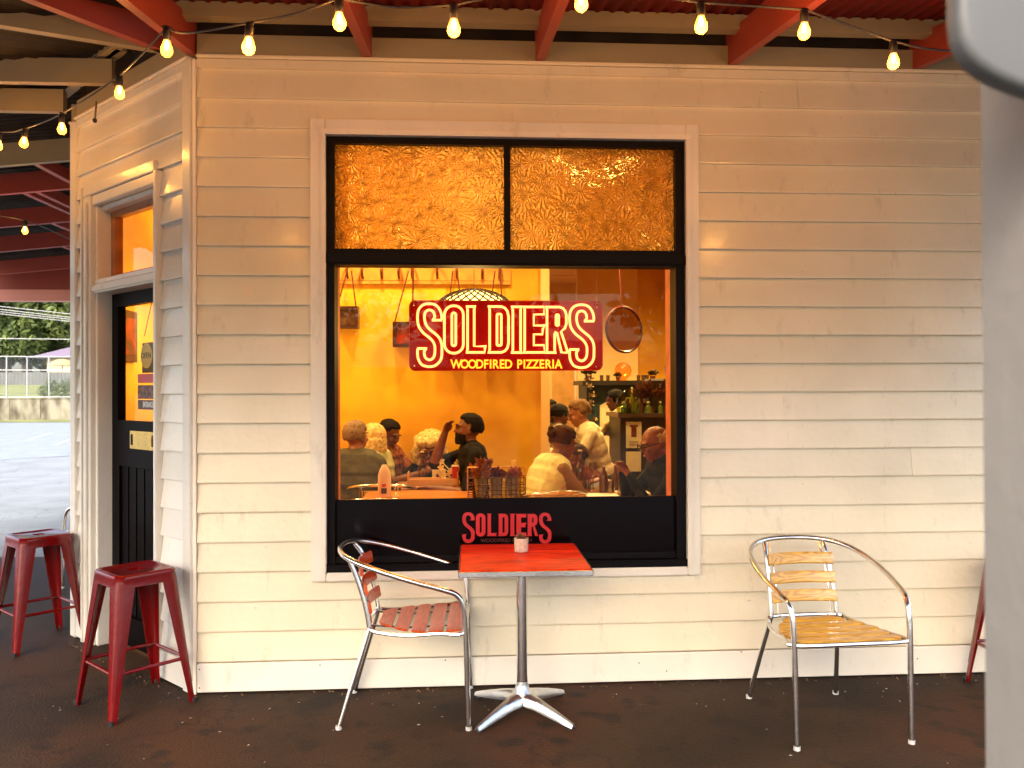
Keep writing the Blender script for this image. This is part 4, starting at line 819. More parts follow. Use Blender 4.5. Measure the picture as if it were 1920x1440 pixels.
for i, px in enumerate((1128, 1140, 1197, 1206, 1213)):
    q = ony(px, 705, OY-.02); t = thing('tumbler', 'small dark tumbler on the mantel, '+('first','second','third','fourth','fifth')[i]+' from the left', 'glass', (q.x, OY-.02, mz), group='tumblers on the mantel'); b = MB(); b.lathe([(.02, 0), (.024, .065), (.021, .065), (.018, .008)], 12); b.build('cup', M_TUMB, t, smooth=True)
q = ony(1168, 700, OY-.03); GB = thing('glass_globe', 'amber glass globe standing on the black mantel', 'ornament', (q.x, OY-.03, mz)); b = MB(); b.ball((0, 0, .115), .105, 20); b.lathe([(.05, 0), (.04, .014)], 16); b.build('globe', glassy('amber_glass', (1, .72, .3)), GB, smooth=True)
M_LEAFD = mat('dark_leaf', (.035, .02, .01), rough=.5, var=.7, scale=30, col2=(.10, .05, .02))
for px, s, lb in ((1103, .11, 'dark trailing plant at the left end of the mantel'), (1158, .07, 'small dark plant beside the glass globe'), (1223, .09, 'dark leafy plant at the right end of the mantel')):
    q = ony(px, 700, OY-.02); t = thing('mantel_plant', lb, 'plant', (q.x, OY-.04, mz)); b = MB(); b.lathe([(s*.3, 0), (s*.4, s*.6), (s*.35, s*.6)], 12); b.build('pot', M_HOOK, t); b = MB(); leafball(b, (0, 0, s*.6), 90, s*.6, s*.45); b.build('foliage', M_LEAFD, t)
    if px == 1103: b = MB(); [leafball(b, (0+random.uniform(-.04, .04), -.09, -.1*i), 16, .05, .045, 1.) for i in range(7)]; b.build('trailing_stems', mat('pale_trailing_leaf', (.25, .16, .07), rough=.6, var=.6, scale=40), t)
# doorway at the back
dx0, dx1 = ony(1036, 700, 9.4).x, ony(1066, 700, 9.4).x
bd = part('back_door', mat('ochre_door', (.62, .33, .10), rough=.5), (dx0, 9.42, .006), (dx1+.1, 9.47, 1.95)); bd_ = part('door_frame', M_TRIM, (dx0-.08, 9.40, 1.951), (dx1+.2, 9.47, 2.03), bd); part('door_frame', M_TRIM, (dx1+.101, 9.40, .006), (dx1+.18, 9.47, 1.95), bd)
# bar counter with coffee machine at right
cy = 3.7; c0, c1 = ony(1163, 800, cy).x, ony(1290, 800, cy).x; czt = ony(1200, 775, cy).z
BR = thing('bar_counter', 'dark bar counter with pinned menus at the right of the dining room', 'counter'); M_BARB = mat('bar_black', (.02, .012, .008), rough=.4, var=.3, scale=10)
part('cabinet', M_BARB, (c0, cy, .006), (c1+.8, cy+.6, czt-.04), BR); part('counter_top', mat('bar_top', (.05, .03, .02), rough=.25), (c0-.03, cy-.05, czt-.039), (c1+.8, cy+.62, czt), BR)
def poster(px0, px1, py0, py1, nm='menu_poster'):
    a, c = ony(px0, py0, cy-.012), ony(px1, py1, cy-.012); o = part(nm, mat('paper_cream', (.55, .48, .30), rough=.6), (a.x, cy-.012, c.z), (c.x, cy-.002, a.z), BR); return a, c, o
a, c, o = poster(1174, 1203, 791, 840); part('print_block', M_HOOK, (a.x+.05, cy-.014, (a.z+c.z)/2-.02), (c.x-.05, cy-.0121, (a.z+c.z)/2+.08), o)
part('print_band', M_HOOK, (a.x+.035, cy-.0135, a.z-.05), (c.x-.035, cy-.0121, a.z-.03), o)
for i in range(4): part('print_line', M_HOOK, (a.x+.03, cy-.0135, c.z+.02+i*.014), (c.x-.03, cy-.0121, c.z+.024+i*.014), o)
poster(1174, 1202, 847, 884)
for i in range(11):
    px = 1170+i*7.6; q = ony(px, 772, cy+.1+.1*(i % 3)); hh = random.choice((.1, .14, .2, .24)); t = thing('bar_bottle', ('green','brown','honey coloured')[i % 3]+' glass bottle, '+('first','second','third','fourth','fifth','sixth','seventh','eighth','ninth','tenth','last')[i]+' from the left in the row on the bar', 'bottle', (q.x, cy+.1+.1*(i % 3), czt), group='bottles on the bar counter'); b = MB(); rr_ = random.uniform(.025, .04)
    b.lathe([(rr_, 0), (rr_, hh*.6), (rr_*.35, hh*.75), (rr_*.35, hh), (.002, hh)], 12); b.build('glass_body', (mat('green_bottle', (.10, .14, .03), rough=.1, coat=.5), mat('brown_bottle', (.10, .035, .01), rough=.1, coat=.5), mat('honey_bottle', (.5, .3, .08), rough=.15))[i % 3], t, smooth=True)
    b = MB(); b.lathe([(rr_*.4, hh), (rr_*.4, hh+.015), (.002, hh+.016)], 10); b.build('stopper', M_STKC, t)
q = ony(1176, 770, cy+.05); GV = thing('glass_cloche', 'green tinted glass jar on the left end of the bar', 'jar', (q.x, cy+.05, czt)); b = MB(); b.lathe([(.09, 0), (.115, .07), (.10, .15), (.04, .21), (.02, .23), (.001, .235)], 20); b.build('jar', glassy('green_glass', (.55, .62, .25)), GV, smooth=True)
q = ony(1226, 770, cy+.2); CM = thing('coffee_machine', 'dark coffee machine on the bar behind the bald man', 'coffee machine', (q.x, cy+.3, czt)); b = MB(); b.bbox((-.05, -.12, .0), (.35, .15, .34), .02); b.build('body', M_BARB, CM); b = MB(); b.lathe([(.05, .34), (.065, .46), (.06, .47)], 14, c=(.2, 0, 0)); b.build('hopper', M_TUMB, CM)
q = ony(1212, 745, cy+.3); BP = thing('bar_plant', 'reddish dried foliage plant on the bar above the bald man', 'plant', (q.x, cy+.25, czt)); b = MB(); b.lathe([(.05, 0), (.06, .1), (.05, .1)], 14); b.build('pot', M_HOOK, BP); b = MB(); leafball(b, (0, 0, .12), 240, .17, .07); b.build('foliage', mat('reddish_foliage', (.20, .05, .03), rough=.6, var=.8, scale=30, col2=(.05, .03, .01)), BP)

# dining tables and things on them
def dtable(label, px0, px1, D0, D1, top=M_INWOOD):
    z = .74; a = atd(px0, 0, D0); x0 = a.x; x1 = atd(px1, 0, D0).x; y0 = a.y; y1 = y0+(D1-D0); t = thing('dining_table', label, 'table', ((x0+x1)/2, (y0+y1)/2, 0)); w = (x1-x0)/2; d = (y1-y0)/2
    b = MB(); b.bbox((-w, -d, z-.03), (w, d, z), .004); b.build('table_top', top, t)
    for sx in (-1, 1):
        for sy in (-1, 1): b = MB(); b.bbox((sx*(w-.06)-.02, sy*(d-.06)-.02, .006), (sx*(w-.06)+.02, sy*(d-.06)+.02, z-.031), .003); b.build('leg', M_BARB, t)
    return t
dtable('varnished dining table inside the left half of the window', 668, 886, 5.75, 6.45); dtable('varnished dining table inside the right half of the window', 995, 1262, 5.55, 6.45)
dtable('dark dining table between the seated group at left', 735, 890, 6.55, 7.15, mat('mid_table', (.30, .12, .04), rough=.35))
dtable('dark dining table between the bald man and the woman in the pale vest', 1085, 1235, 6.5, 7.1, M_BARB)
TZ = .74
def tz(px, py, z=TZ): return onz(px, py, z)
def on(px, D): a = atd(px, 900, D); return (a.x, a.y, TZ)
def bottle(px, D, h, r, m, label, cap=M_STKC, nk=.6, name='bottle'):
    t = thing(name, label, 'bottle', on(px, D)); b = MB(); b.lathe([(r*.92, 0), (r, .01), (r, h*nk*.8), (r*.75, h*nk), (r*.34, h*(nk+.15)), (r*.32, h*.93), (r*.38, h*.94), (r*.38, h*.96), (.001, h*.96)], 16); b.build('glass_body', m, t, smooth=True, angle=60)
    b = MB(); b.lathe([(r*.42, h*.96), (r*.42, h), (.001, h)], 10); b.build('cap', cap, t); return t
M_CLR = glassy('clear_bottle_glass', (.75, .62, .42), ior=1.9)
bottle(792, 6.8, .28, .040, M_CLR, 'clear swing top water bottle in front of the curly haired woman')
bottle(1088, 6.6, .30, .042, M_CLR, 'clear water bottle with white cap between the diners at right')
bottle(1154, 6.4, .20, .03, MATS['brown_bottle'], 'small brown beer bottle on the right hand table'); bottle(1132, 6.2, .20, .035, MATS['brown_bottle'], 'dark squat sauce bottle on the right hand table', M_HOOK, .75)
t = bottle(721, 6.05, .235, .048, mat('white_plastic', (.75, .55, .52), rough=.35), 'white pump bottle with printed label in the left corner of the window', mat('cap_white', (.8, .7, .6), rough=.4), .85, 'sanitizer_bottle')
b = MB(); b.box((-.02, -.051, .03), (.02, -.0485, .07)); b.build('barcode', M_STK, t); b = MB(); b.box((-.015, -.051, .08), (.015, -.0485, .10)); b.build('hazard_mark', M_STKR, t)
q = on(812, 6.62); CD = thing('condiment_caddy', 'wooden condiment caddy on the middle dining table', 'caddy', q)
w = .19
for lo, hi, nm in (((-w, -.06, 0), (w, .06, .012), 'base'), ((-w, -.062, .02), (w, -.052, .075), 'side'), ((-w, .052, .02), (w, .062, .075), 'side'), ((-w-.012, -.06, 0), (-w-.001, .06, .13), 'end_panel'), ((w+.001, -.06, 0), (w+.012, .06, .13), 'end_panel')):
    b = MB(); b.bbox(lo, hi, .003); b.build(nm, mat('pine', (.55, .28, .10), rough=.5), CD)
q = on(823, 6.75); NK = thing('napkin_stand', 'cream card stand with round emblem on the middle dining table', 'card stand', (q[0], q[1], TZ)); b = MB(); b.bbox((-.055, -.008, 0), (.055, .008, .13), .002); b.build('card', M_STKC, NK); b = MB(); b.lathe([(.024, 0), (.024, .002)], 20, M=Euler((R(90), 0, 0)).to_matrix().to_4x4(), c=(0, -.008, .08)); b.build('emblem', M_HOOK, NK)
q = on(854, 6.6); RB = thing('red_cup', 'tall plain red box with white rim beside yellow flowers', 'box', q); b = MB(); b.bbox((-.027, -.027, 0), (.027, .027, .17), .003); b.build('body', mat('red_box', (.42, .01, .008), rough=.4), RB); b = MB(); b.bbox((-.029, -.029, .171), (.029, .029, .178), .002); b.build('rim', M_STKW, RB)
q = on(850, 6.7); FL = thing('yellow_flowers', 'bunch of yellow and white flowers behind the red box', 'flowers', q); b = MB(); b.lathe([(.03, 0), (.04, .12), (.03, .12)], 12); b.build('vase', M_HOOK, FL)
b = MB()
for i in range(16):
    p = Vector((random.uniform(-.11, .11), random.uniform(-.05, .05), random.uniform(.08, .24))); b.tube([(0, 0, .1), p], .003, 4)
    for k in range(5): a = k*1.256; b.add([p, p+Vector((math.cos(a)*.022, -.012, math.sin(a)*.022)), p+Vector((math.cos(a+.6)*.03, -.004, math.sin(a+.6)*.03)), p+Vector((math.cos(a+1.1)*.02, -.012, math.sin(a+1.1)*.02))], [(0, 1, 2, 3)])
b.build('blooms', mat('yellow_petals', (.8, .55, .10), rough=.6, col2=(.8, .72, .5), scale=18), FL)
# wire basket with three succulents
q = on(931, 6.0); BK = thing('wire_basket', 'dark wire basket holding three potted succulents in the window', 'basket', q); hw_, hd, hh = .205, .07, .15
b = MB(); wr = .0035
for z in (0, .03, .06, .10, hh): b.tube([(-hw_, -hd, z), (hw_, -hd, z), (hw_, hd, z), (-hw_, hd, z)], wr, 5, closed=True)
for i in range(13):
    x = -hw_+2*hw_*i/12
    for y in (-hd, hd): b.tube([(x, y, 0), (x, y, hh)], wr*.8, 4)
    b.tube([(x, -hd, 0), (x, hd, 0)], wr*.7, 4)
b.build('wire_frame', mat('dark_wire', (.10, .02, .015), rough=.35, metal=.5), BK)
b = MB()
for x in (-.21, .21): b.tube([(x, 0, 0), (x, 0, hh+.07)], .005, 5)
b.tube([(-.21, 0, hh+.07), (.21, 0, hh+.07)], .005, 6); b.build('handle', mat('copper_wire', (.7, .35, .2), rough=.3, metal=.8), BK)
M_POTG = mat('grey_pot', (.28, .25, .18), rough=.6, var=.15)
for i, x in enumerate((-.115, .0, .12)):
    t = thing('succulent_pot', ('spiky reddish succulent in the left pot of the wire basket', 'dense rosette succulent in the middle pot of the wire basket', 'pink fleshy succulent in the right pot of the wire basket')[i], 'pot plant', (q[0]+x, q[1], TZ+.008))
    b = MB(); b.lathe([(.035, 0), (.05, .14), (.053, .145), (.046, .145), (.04, .12), (.001, .12)], 18); b.build('pot', M_POTG, t, smooth=True, angle=50)
    b = MB(); leafball(b, (0, 0, .13), (90, 200, 120)[i], (.09, .06, .06)[i], (.06, .035, .04)[i], .8, .3)
    if i == 0: leafball(b, (.02, 0, .22), 26, .05, .055)
    b.build('leaves', mat('succulent_red_%d' % i, ((.16, .05, .04), (.20, .02, .02), (.42, .10, .08))[i], rough=.45, var=.7, scale=25, col2=((.40, .12, .07), (.09, .01, .01), (.2, .05, .03))[i]), t)
# wine glass, tumblers, plates, candles
def wine(px, D, label):
    t = thing('wine_glass', label, 'glass', on(px, D)); b = MB(); b.lathe([(.034, 0), (.034, .004), (.005, .008), (.005, .09), (.03, .12), (.038, .16), (.032, .21), (.030, .21), (.034, .16)], 18); b.build('glass', M_CLR, t, smooth=True)
wine(1112, 6.45, 'stemmed wine glass on the right hand table'); 
for px, D, lb in ((1145, 6.15, 'short tumbler in the middle of the right hand table'), (1165, 6.1, 'short tumbler near the bald man'), (1100, 6.3, 'short tumbler near the woman in the pale vest')):
    t = thing('drink_glass', lb, 'glass', on(px, D)); b = MB(); b.lathe([(.03, 0), (.036, .1), (.033, .1), (.027, .008)], 16); b.build('glass', M_CLR, t, smooth=True)
for px, D, lb in ((1128, 6.05, 'white plate near the front of the right hand table'), (1185, 6.2, 'pale paper tray in front of the bald man')):
    q = on(px, D); t = thing('plate', lb, 'plate', q); b = MB(); b.bbox((-.12, -.09, 0), (.12, .09, .012), .004); b.build('dish', M_STKW, t)
for px, D, h, lb in ((957, 6.3, .2, 'short pale rolled menu beside the basket'), (963, 6.35, .24, 'tall pale rolled menu beside the basket')):
    t = thing('menu_roll', lb, 'menu', on(px, D)); b = MB(); b.lathe([(.017, 0), (.018, h), (.014, h), (.013, h-.02)], 14); b.build('roll', mat('ochre_paper', (.7, .42, .12), rough=.6), t, smooth=True, angle=50)
# chairs inside (same bistro chairs)
for (x, y, rz, lb) in ((*on(712, 6.45)[:2], 0, 'bistro chair just inside the window in front of the grey shirted man'), (*on(704, 5.6)[:2], 0, 'bistro chair closest to the glass at the left'), (*on(1030, 5.95)[:2], 12, 'bistro chair inside the window in front of the woman in the pale vest')):
    dup(ch, (x, y+.28, 0), R(rz), lb, 'bistro chairs inside the restaurant')

# ------------------------------------------------------------------ people
SK = mat('skin', (.32, .12, .05), rough=.5, var=.12, scale=18, bump=.05); SKR = mat('ruddy_skin', (.20, .05, .018), rough=.45, var=.2, scale=14); SKD = mat('tanned_skin', (.15, .045, .02), rough=.5, var=.12, scale=18)
def cloth(name, c, v=.25, col2=None, sc=14): return mat(name, c, rough=.85, var=v, scale=sc, bump=.9, bscale=9, spec=.2, col2=col2)
JEANS = cloth('dark_trousers', (.03, .03, .04)); SHOE = mat('shoe_leather', (.02, .015, .012), rough=.5)
def capsule(b, p, q, r0, r1, n=10):
    p = Vector(p); q = Vector(q); d = q-p; L = d.length
    if L < 1e-6: b.ball(p, r0, n); return
    d.normalize(); pts = []; rs = []
    for i in range(4): a = math.pi/2*(1-i/3.); pts.append(p-d*r0*math.sin(a)); rs.append(max(.0008, r0*math.cos(a)))
    for i in range(4): a = math.pi/2*(i/3.); pts.append(q+d*r1*math.sin(a)); rs.append(max(.0008, r1*math.cos(a)))
    b.tube(pts, rs, n)
def remesh(mb, voxel, name, mats, parent, prims=None, smooth_it=2):
    me = bpy.data.meshes.new('tmp'); me.from_pydata(mb.v, [], mb.f); o = bpy.data.objects.new('tmp', me); COL.objects.link(o)
    bm = bmesh.new(); bm.from_mesh(me); bmesh.ops.recalc_face_normals(bm, faces=bm.faces[:]); bm.to_mesh(me); bm.free()
    m = o.modifiers.new('r', 'REMESH'); m.mode = 'VOXEL'; m.voxel_size = voxel
    if smooth_it: s = o.modifiers.new('s', 'SMOOTH'); s.factor = .5; s.iterations = smooth_it
    dg = bpy.context.evaluated_depsgraph_get(); out = bpy.data.meshes.new_from_object(o.evaluated_get(dg)); bpy.data.objects.remove(o); out.name = name
    out.materials.clear()
    for k in mats: out.materials.append(k)
    if prims and len(mats) > 1:
        n = len(out.polygons); cen = np.empty(n*3); out.polygons.foreach_get('center', cen); cen = cen.reshape(-1, 3); best = np.full(n, 1e9); lab = np.zeros(n, int)
        for p, q, r0, r1, mi in prims:
            p = np.array(p); q = np.array(q); d = q-p; L2 = max(1e-9, d@d); t = np.clip(((cen-p)@d)/L2, 0, 1); dist = np.linalg.norm(cen-(p+t[:, None]*d), axis=1)-(r0+(r1-r0)*t)
            w = dist < best; best[w] = dist[w]; lab[w] = mi
        out.polygons.foreach_set('material_index', lab)
    out.shade_smooth(); return link(name, out, parent)
def person(label, head, face, lean=.1, mode='sit', skin=SK, shirt=None, pants=JEANS, hair=None, hstyle='short', hl=None, hr=None, hpitch=0., hyaw=0., short=False, scale=1., vox=.0095, glasses=False, beard=None, side=0., apron=None, female=False, sleeve=None):
    """head = world point of the head centre, face = facing direction in degrees (0 = +x, 90 = away from the street)"""
    a = R(face); f = Vector((math.cos(a), math.sin(a), 0)); rt = Vector((math.sin(a), -math.cos(a), 0)); up = Vector((0, 0, 1)); H = Vector(head)
    ld = (f*math.sin(lean)+rt*math.sin(side)+up*math.cos(lean)).normalized()
    neck = H-ld*.125*scale-f*.02; chest = neck-ld*.20*scale; hip = neck-ld*(.50*scale)
    root = thing('person', label, 'person', (hip.x, hip.y, 0)); O = Vector((hip.x, hip.y, 0)); b = MB(); prims = []
    def cap(p, q, r0, r1, mi): p = Vector(p)-O; q = Vector(q)-O; capsule(b, p, q, r0, r1); prims.append((tuple(p), tuple(q), r0, r1, mi))
    sw = (.145 if female else .175)*scale
    # trunk: crosswise capsules stacked from pelvis to shoulders
    for k, (tt, hw2, r_) in enumerate(((0., .085, .115), (.1, .075, .108), (.2, .075, .105), (.3, .085, .112), (.38, .09, .112), (.45, .085, .10))):
        c = hip+ld*tt*scale; hw2 *= (.92 if female else 1.05)*scale; cap(c-rt*hw2, c+rt*hw2, r_*scale, r_*scale, 1 if k else 2)
    sh = hip+ld*.455*scale
    cap(sh-rt*(sw-.03), sh+rt*(sw-.03), .062*scale, .062*scale, 1); cap(sh+ld*.02, neck, .075*scale, .058*scale, 1); cap(neck-ld*.01, H-ld*.05, .054*scale, .052*scale, 0)
    def ik(s, t, L1, L2, hint):
        d = t-s; L = min(d.length, (L1+L2)*.995); dn = d.normalized(); x = (L1*L1-L2*L2+L*L)/(2*L); y = math.sqrt(max(0, L1*L1-x*x)); h = (hint-dn*hint.dot(dn)).normalized(); return s+dn*x+h*y, s+dn*L
    hands = []
    for sgn, tgt in ((-1, hl), (1, hr)):
        S = sh+rt*sgn*sw-ld*.012
        T = (hip+f*.38+rt*sgn*.16+up*.22) if tgt is None else (H+f*tgt[0]+rt*tgt[1]+up*tgt[2])
        E, W = ik(S, T, .285*scale, .255*scale, (-up*.9+rt*sgn*.5-f*.15))
        am_ = 4 if sleeve else 1; cap(S, E, .055*scale, .045*scale, am_); cap(E, (E+W)/2, .043*scale, .038*scale, 0 if short else am_); cap((E+W)/2, W, .037*scale, .027*scale, 0 if short else am_)
        hd_ = (W-E).normalized(); cs = hd_.cross(up); cs = cs.normalized() if cs.length > .1 else rt; cn = cs.cross(hd_)
        pc_ = W+hd_*.075; cap(W+hd_*.01-cs*.012, pc_-cs*.018, .018, .015, 0); cap(W+hd_*.01+cs*.012, pc_+cs*.018, .018, .015, 0)
        for q, (o_, ln) in enumerate(((-.030, .055), (-.010, .068), (.010, .064), (.029, .05))):
            k0 = pc_+cs*o_; k1 = k0+hd_*ln*.55-cn*.008; k2 = k1+hd_*ln*.35-cn*.022; cap(k0-hd_*.02, k1, .0088, .008, 0); cap(k1, k2, .008, .0072, 0)
        th = W+hd_*.02-cs*.025*sgn; th1 = th-cs*.02*sgn+hd_*.028-cn*.008; cap(th, th1, .0115, .0095, 0); cap(th1, th1+hd_*.028, .0092, .008, 0)
    for sgn in (-1, 1):
        h0 = hip+rt*sgn*.085*scale-ld*.02
        if mode == 'sit':
            kn = h0+f*.40*scale+rt*sgn*.03; kn.z = max(.44, hip.z-.02); ft = kn+f*.02; ft.z = .075
        else:
            kn = Vector((h0.x, h0.y, hip.z*.53))+f*.04; ft = Vector((h0.x, h0.y, .075))
        cap(h0, kn, .088*scale, .058*scale, 2); cap(kn, ft, .056*scale, .04*scale, 2); cap(ft-f*.04-up*.035, ft+f*.13-up*.042, .036, .032, 3)
    # head frame
    hp = R(hpitch); hy = R(hyaw); hf = (f*math.cos(hy)+rt*math.sin(hy)); hf = (hf*math.cos(hp)-up*math.sin(hp)).normalized(); hr_ = hf.cross(up).normalized(); hu = hr_.cross(hf)
    HM = Matrix(((hr_.x, hf.x, hu.x, H.x-O.x), (hr_.y, hf.y, hu.y, H.y-O.y), (hr_.z, hf.z, hu.z, H.z-O.z), (0, 0, 0, 1))); HR3 = HM.to_3x3().to_4x4(); s = scale
    def hb(c, r, mi=0):
        c = HM @ Vector([k*s for k in c]); r3 = Vector([k*s for k in r]); b.ball(c, r3, 14, M=HR3); m_ = min(r3); prims.append((tuple(c), tuple(c), m_, m_, mi))
    hb((0, -.012, .028), (.074, .092, .082)); hb((0, .022, -.03), (.062, .066, .075)); hb((0, .052, -.082), (.030, .028, .024)); hb((0, .01, -.055), (.055, .055, .045))
    hb((0, .094, -.018), (.0125, .016, .012)); hb((0, .086, .006), (.010, .014, .028)); hb((0, .076, .026), (.045, .016, .012)); hb((0, .079, -.052), (.024, .012, .012))
    for sg in (-1, 1): hb((sg*.074, -.004, -.004), (.009, .019, .030)); hb((sg*.036, .064, -.018), (.022, .020, .02))
    sh_m = shirt or cloth('plain_black_cloth', (.01, .008, .008))
    body = remesh(b, vox, 'body', [skin, sh_m, pants, SHOE]+([sleeve] if sleeve else []), root, prims)
    eye = mat('eye_white', (.28, .22, .18), rough=.2, var=0); pup = mat('eye_dark', (.01, .006, .004), rough=.1)
    for sg in (-1, 1):
        e = MB(); e.ball(HM @ Vector((sg*.031*s, .077*s, .004*s)), (.0105*s, .007*s, .0045*s), 10, M=HR3); eo = e.build('eye', eye, body, smooth=True)
        e = MB(); e.ball(HM @ Vector((sg*.031*s, .0835*s, .004*s)), .0046*s, 8); e.build('pupil', pup, body)
        if hair: e = MB(); e.tube([HM @ Vector((sg*(.016+.032*k/4)*s, (.093-.012*(k/4)**2)*s, (.027+.006*math.sin(k/4*3))*s)) for k in range(5)], .0036*s, 5); e.build('eyebrow', hair, body)
    e = MB(); e.ball(HM @ Vector((0, .0895*s, -.054*s)), (.021*s, .005*s, .0055*s), 10, M=HR3); e.build('lips', mat('lip', (.40, .10, .08), rough=.4), body, smooth=True)
    if hair:
        e = MB(); rnd = random.Random(hash(label) % 1000 if False else len(label)*7+3)
        def keep(d):
            # d in head frame (x right, y front, z up)
            if hstyle == 'bald': return d.z < .45 and d.z > -.35 and d.y < .1 and not (d.z > .2 and abs(d.x) < .6 and d.y > -.4)
            if hstyle in ('curly', 'long'): return (d.z > .35) or d.y < .15 or (abs(d.x) > .75 and d.y < .55)
            return (d.z > .62 and d.y < .75) or (d.y < .05 and d.z > -.42) or (d.z > .30 and d.y < .55 and abs(d.x) > .2) or d.z > .80
        nn_ = {'curly': 260, 'bald': 300, 'long': 420}.get(hstyle, 620)
        for i in range(nn_):
            zc = 1-2*(i+.5)/nn_; ph = i*2.39996; d = Vector((math.sqrt(1-zc*zc)*math.cos(ph), math.sqrt(1-zc*zc)*math.sin(ph), zc))
            if not keep(d): continue
            if hstyle == 'curly': rr2 = rnd.uniform(.020, .034); k = 1.10+rnd.uniform(-.02, .17)
            elif hstyle == 'long': rr2 = rnd.uniform(.018, .024); k = 1.05+rnd.uniform(0, .05)
            elif hstyle == 'bald': rr2 = .010; k = 1.0+rnd.uniform(0, .02)
            else: rr2 = rnd.uniform(.011, .015); k = 1.01+rnd.uniform(0, .035)+(.05 if d.z > .6 else 0)
            c = Vector((d.x*.076*k, -.012+d.y*.094*k, .028+d.z*.084*k)); e.ball(HM @ (c*s), rr2*s, 7)
            if hstyle in ('curly', 'long') and d.z < -.1 and d.y < .2:
                for q in range(2 if hstyle == 'curly' else 4): e.ball(HM @ ((c+Vector((c.x*.15, -.005, -.025*(q+1))))*s), rr2*s, 7)
        if hstyle == 'bun':
            for i in range(14): e.ball(HM @ (Vector((rnd.uniform(-.02, .02), -.12+rnd.uniform(-.015, .015), .05+rnd.uniform(-.02, .02)))*s), .024*s, 7)
        if e.v: remesh(e, .0075, 'hair', [hair], body, smooth_it=1)
    if beard:
        e = MB(); rnd = random.Random(5)
        for i in range(230):
            an = rnd.uniform(-1.45, 1.45); z = rnd.uniform(-.108, -.036); kz = 1-max(0, -.06-z)*6; x = .060*math.sin(an)*kz; y = .020+.066*math.cos(an)*(1-max(0, -.06-z)*2)
            if abs(x) < .02 and z > -.062 and z < -.045: continue
            e.ball(HM @ (Vector((x, y, z))*s), .011*s, 6)
        remesh(e, .007, 'beard', [beard], body, smooth_it=1)
    if hstyle == 'cap':
        e = MB(); e.ball(HM @ (Vector((0, -.012, .045))*s), (.083*s, .100*s, .080*s), 16, M=HR3); e.ball(HM @ (Vector((0, .10, .045))*s), (.06*s, .055*s, .007*s), 12, M=HR3); remesh(e, .008, 'cap', [mat('black_cap', (.012, .01, .01), rough=.7)], body)
    if glasses:
        g = MB()
        for sg in (-1, 1):
            g.tube([HM @ (Vector((sg*.033+.024*math.cos(t*.524), .098, .002+.019*math.sin(t*.524)))*s) for t in range(12)], .0032*s, 5, closed=True); g.tube([HM @ (Vector((sg*.058, .096, .006))*s), HM @ (Vector((sg*.078, .0, .01))*s)], .0025*s, 5)
        g.tube([HM @ (Vector((-.01, .1, .006))*s), HM @ (Vector((.01, .1, .006))*s)], .0025*s, 5); g.build('glasses', mat('black_spectacles', (.01, .008, .008), rough=.2), body)
    # shirt collar
    if shirt:
        e = MB(); cc_ = neck-ld*.012-O; e.tube([cc_+(rt*math.cos(t*.3927)*.064+f*math.sin(t*.3927)*.062)*scale+up*(-.012*math.sin(t*.3927)) for t in range(16)], .011, 6, closed=True); e.build('collar', shirt, body, smooth=True)
    return root, HM, O
def hat(px, py, D): return atd(px, py, D)
HG = mat('greying_hair', (.20, .12, .07), rough=.7, var=.3, scale=60, bump=.3, bscale=120); HB = cloth('dark_hair', (.006, .003, .002), .4); HBL = mat('blonde_curls', (.82, .62, .26), rough=.6, col2=(.45, .26, .08), scale=45, bump=.5, bscale=90); HBR = cloth('brown_hair', (.045, .014, .007), .5); HS = cloth('sandy_hair', (.15, .075, .028), .4)
person('man with greying hair seen from behind in a grey green shirt', hat(668, 820, 6.75), 84, .12, skin=SK, shirt=cloth('sage_shirt', (.085, .082, .055)), hair=HG, hstyle='short', hyaw=25, scale=1.12)
person('blonde woman in a pale top half hidden behind the grey haired man', hat(698, 822, 7.15), 150, .1, shirt=cloth('pale_green_top', (.50, .50, .26)), hair=HBL, hstyle='long', female=True, hyaw=0)
person('dark haired young man in an orange patterned shirt looking down to the right', hat(730, 815, 7.35), -35, .15, skin=SKD, shirt=cloth('orange_print_shirt', (.45, .16, .05), .9, col2=(.12, .03, .015), sc=40), hair=HB, hpitch=22, hl=(.38, -.05, -.30), hr=(.40, .05, -.32), short=True, scale=1.08)
person('woman with curly blonde hair and dark glasses facing the street in a black top', hat(806, 846, 7.35), -92, .2, skin=SKR, shirt=cloth('black_top', (.004, .002, .002)), hair=HBL, hstyle='curly', female=True, glasses=True, hpitch=8, scale=1.3, hl=(.28, -.16, -.34), hr=(.28, .16, -.34))
person('bearded man in a black shirt facing left with one hand raised to his face', hat(878, 806, 6.7), 187, .06, skin=SKD, shirt=cloth('black_tee', (.004, .002, .002)), hair=HB, beard=HB, hl=(.30, -.14, -.45), hr=(.19, .03, -.03), short=True, hpitch=-6, scale=1.1)
person('woman with dark hair and pale yellow vest leaning over the right hand table', hat(1056, 832, 6.35), 22, .42, skin=SKR, shirt=cloth('pale_yellow_knit', (.62, .58, .30), .12), hair=HBR, hstyle='bun', hl=(.30, -.12, -.33), hr=(.30, .10, -.33), hpitch=18, hyaw=-10, female=True, scale=1.12, sleeve=cloth('tan_sleeves', (.22, .11, .035), .15))
person('person with reddish face in dark clothes hunched opposite the woman in the vest', hat(1082, 860, 7.2), 200, .35, skin=SKR, shirt=cloth('maroon_top', (.10, .015, .012)), hair=HBR, hstyle='short', hpitch=20, scale=1.0)
person('old bald man in a dark suit and glasses holding food near his mouth', hat(1228, 832, 5.9), 188, .3, skin=SKR, shirt=cloth('dark_suit', (.004, .004, .004)), hair=cloth('white_fringe', (.42, .30, .2)), hstyle='bald', hl=(.22, -.08, -.22), hr=(.24, .02, -.20), hpitch=16, glasses=True, scale=1.12)
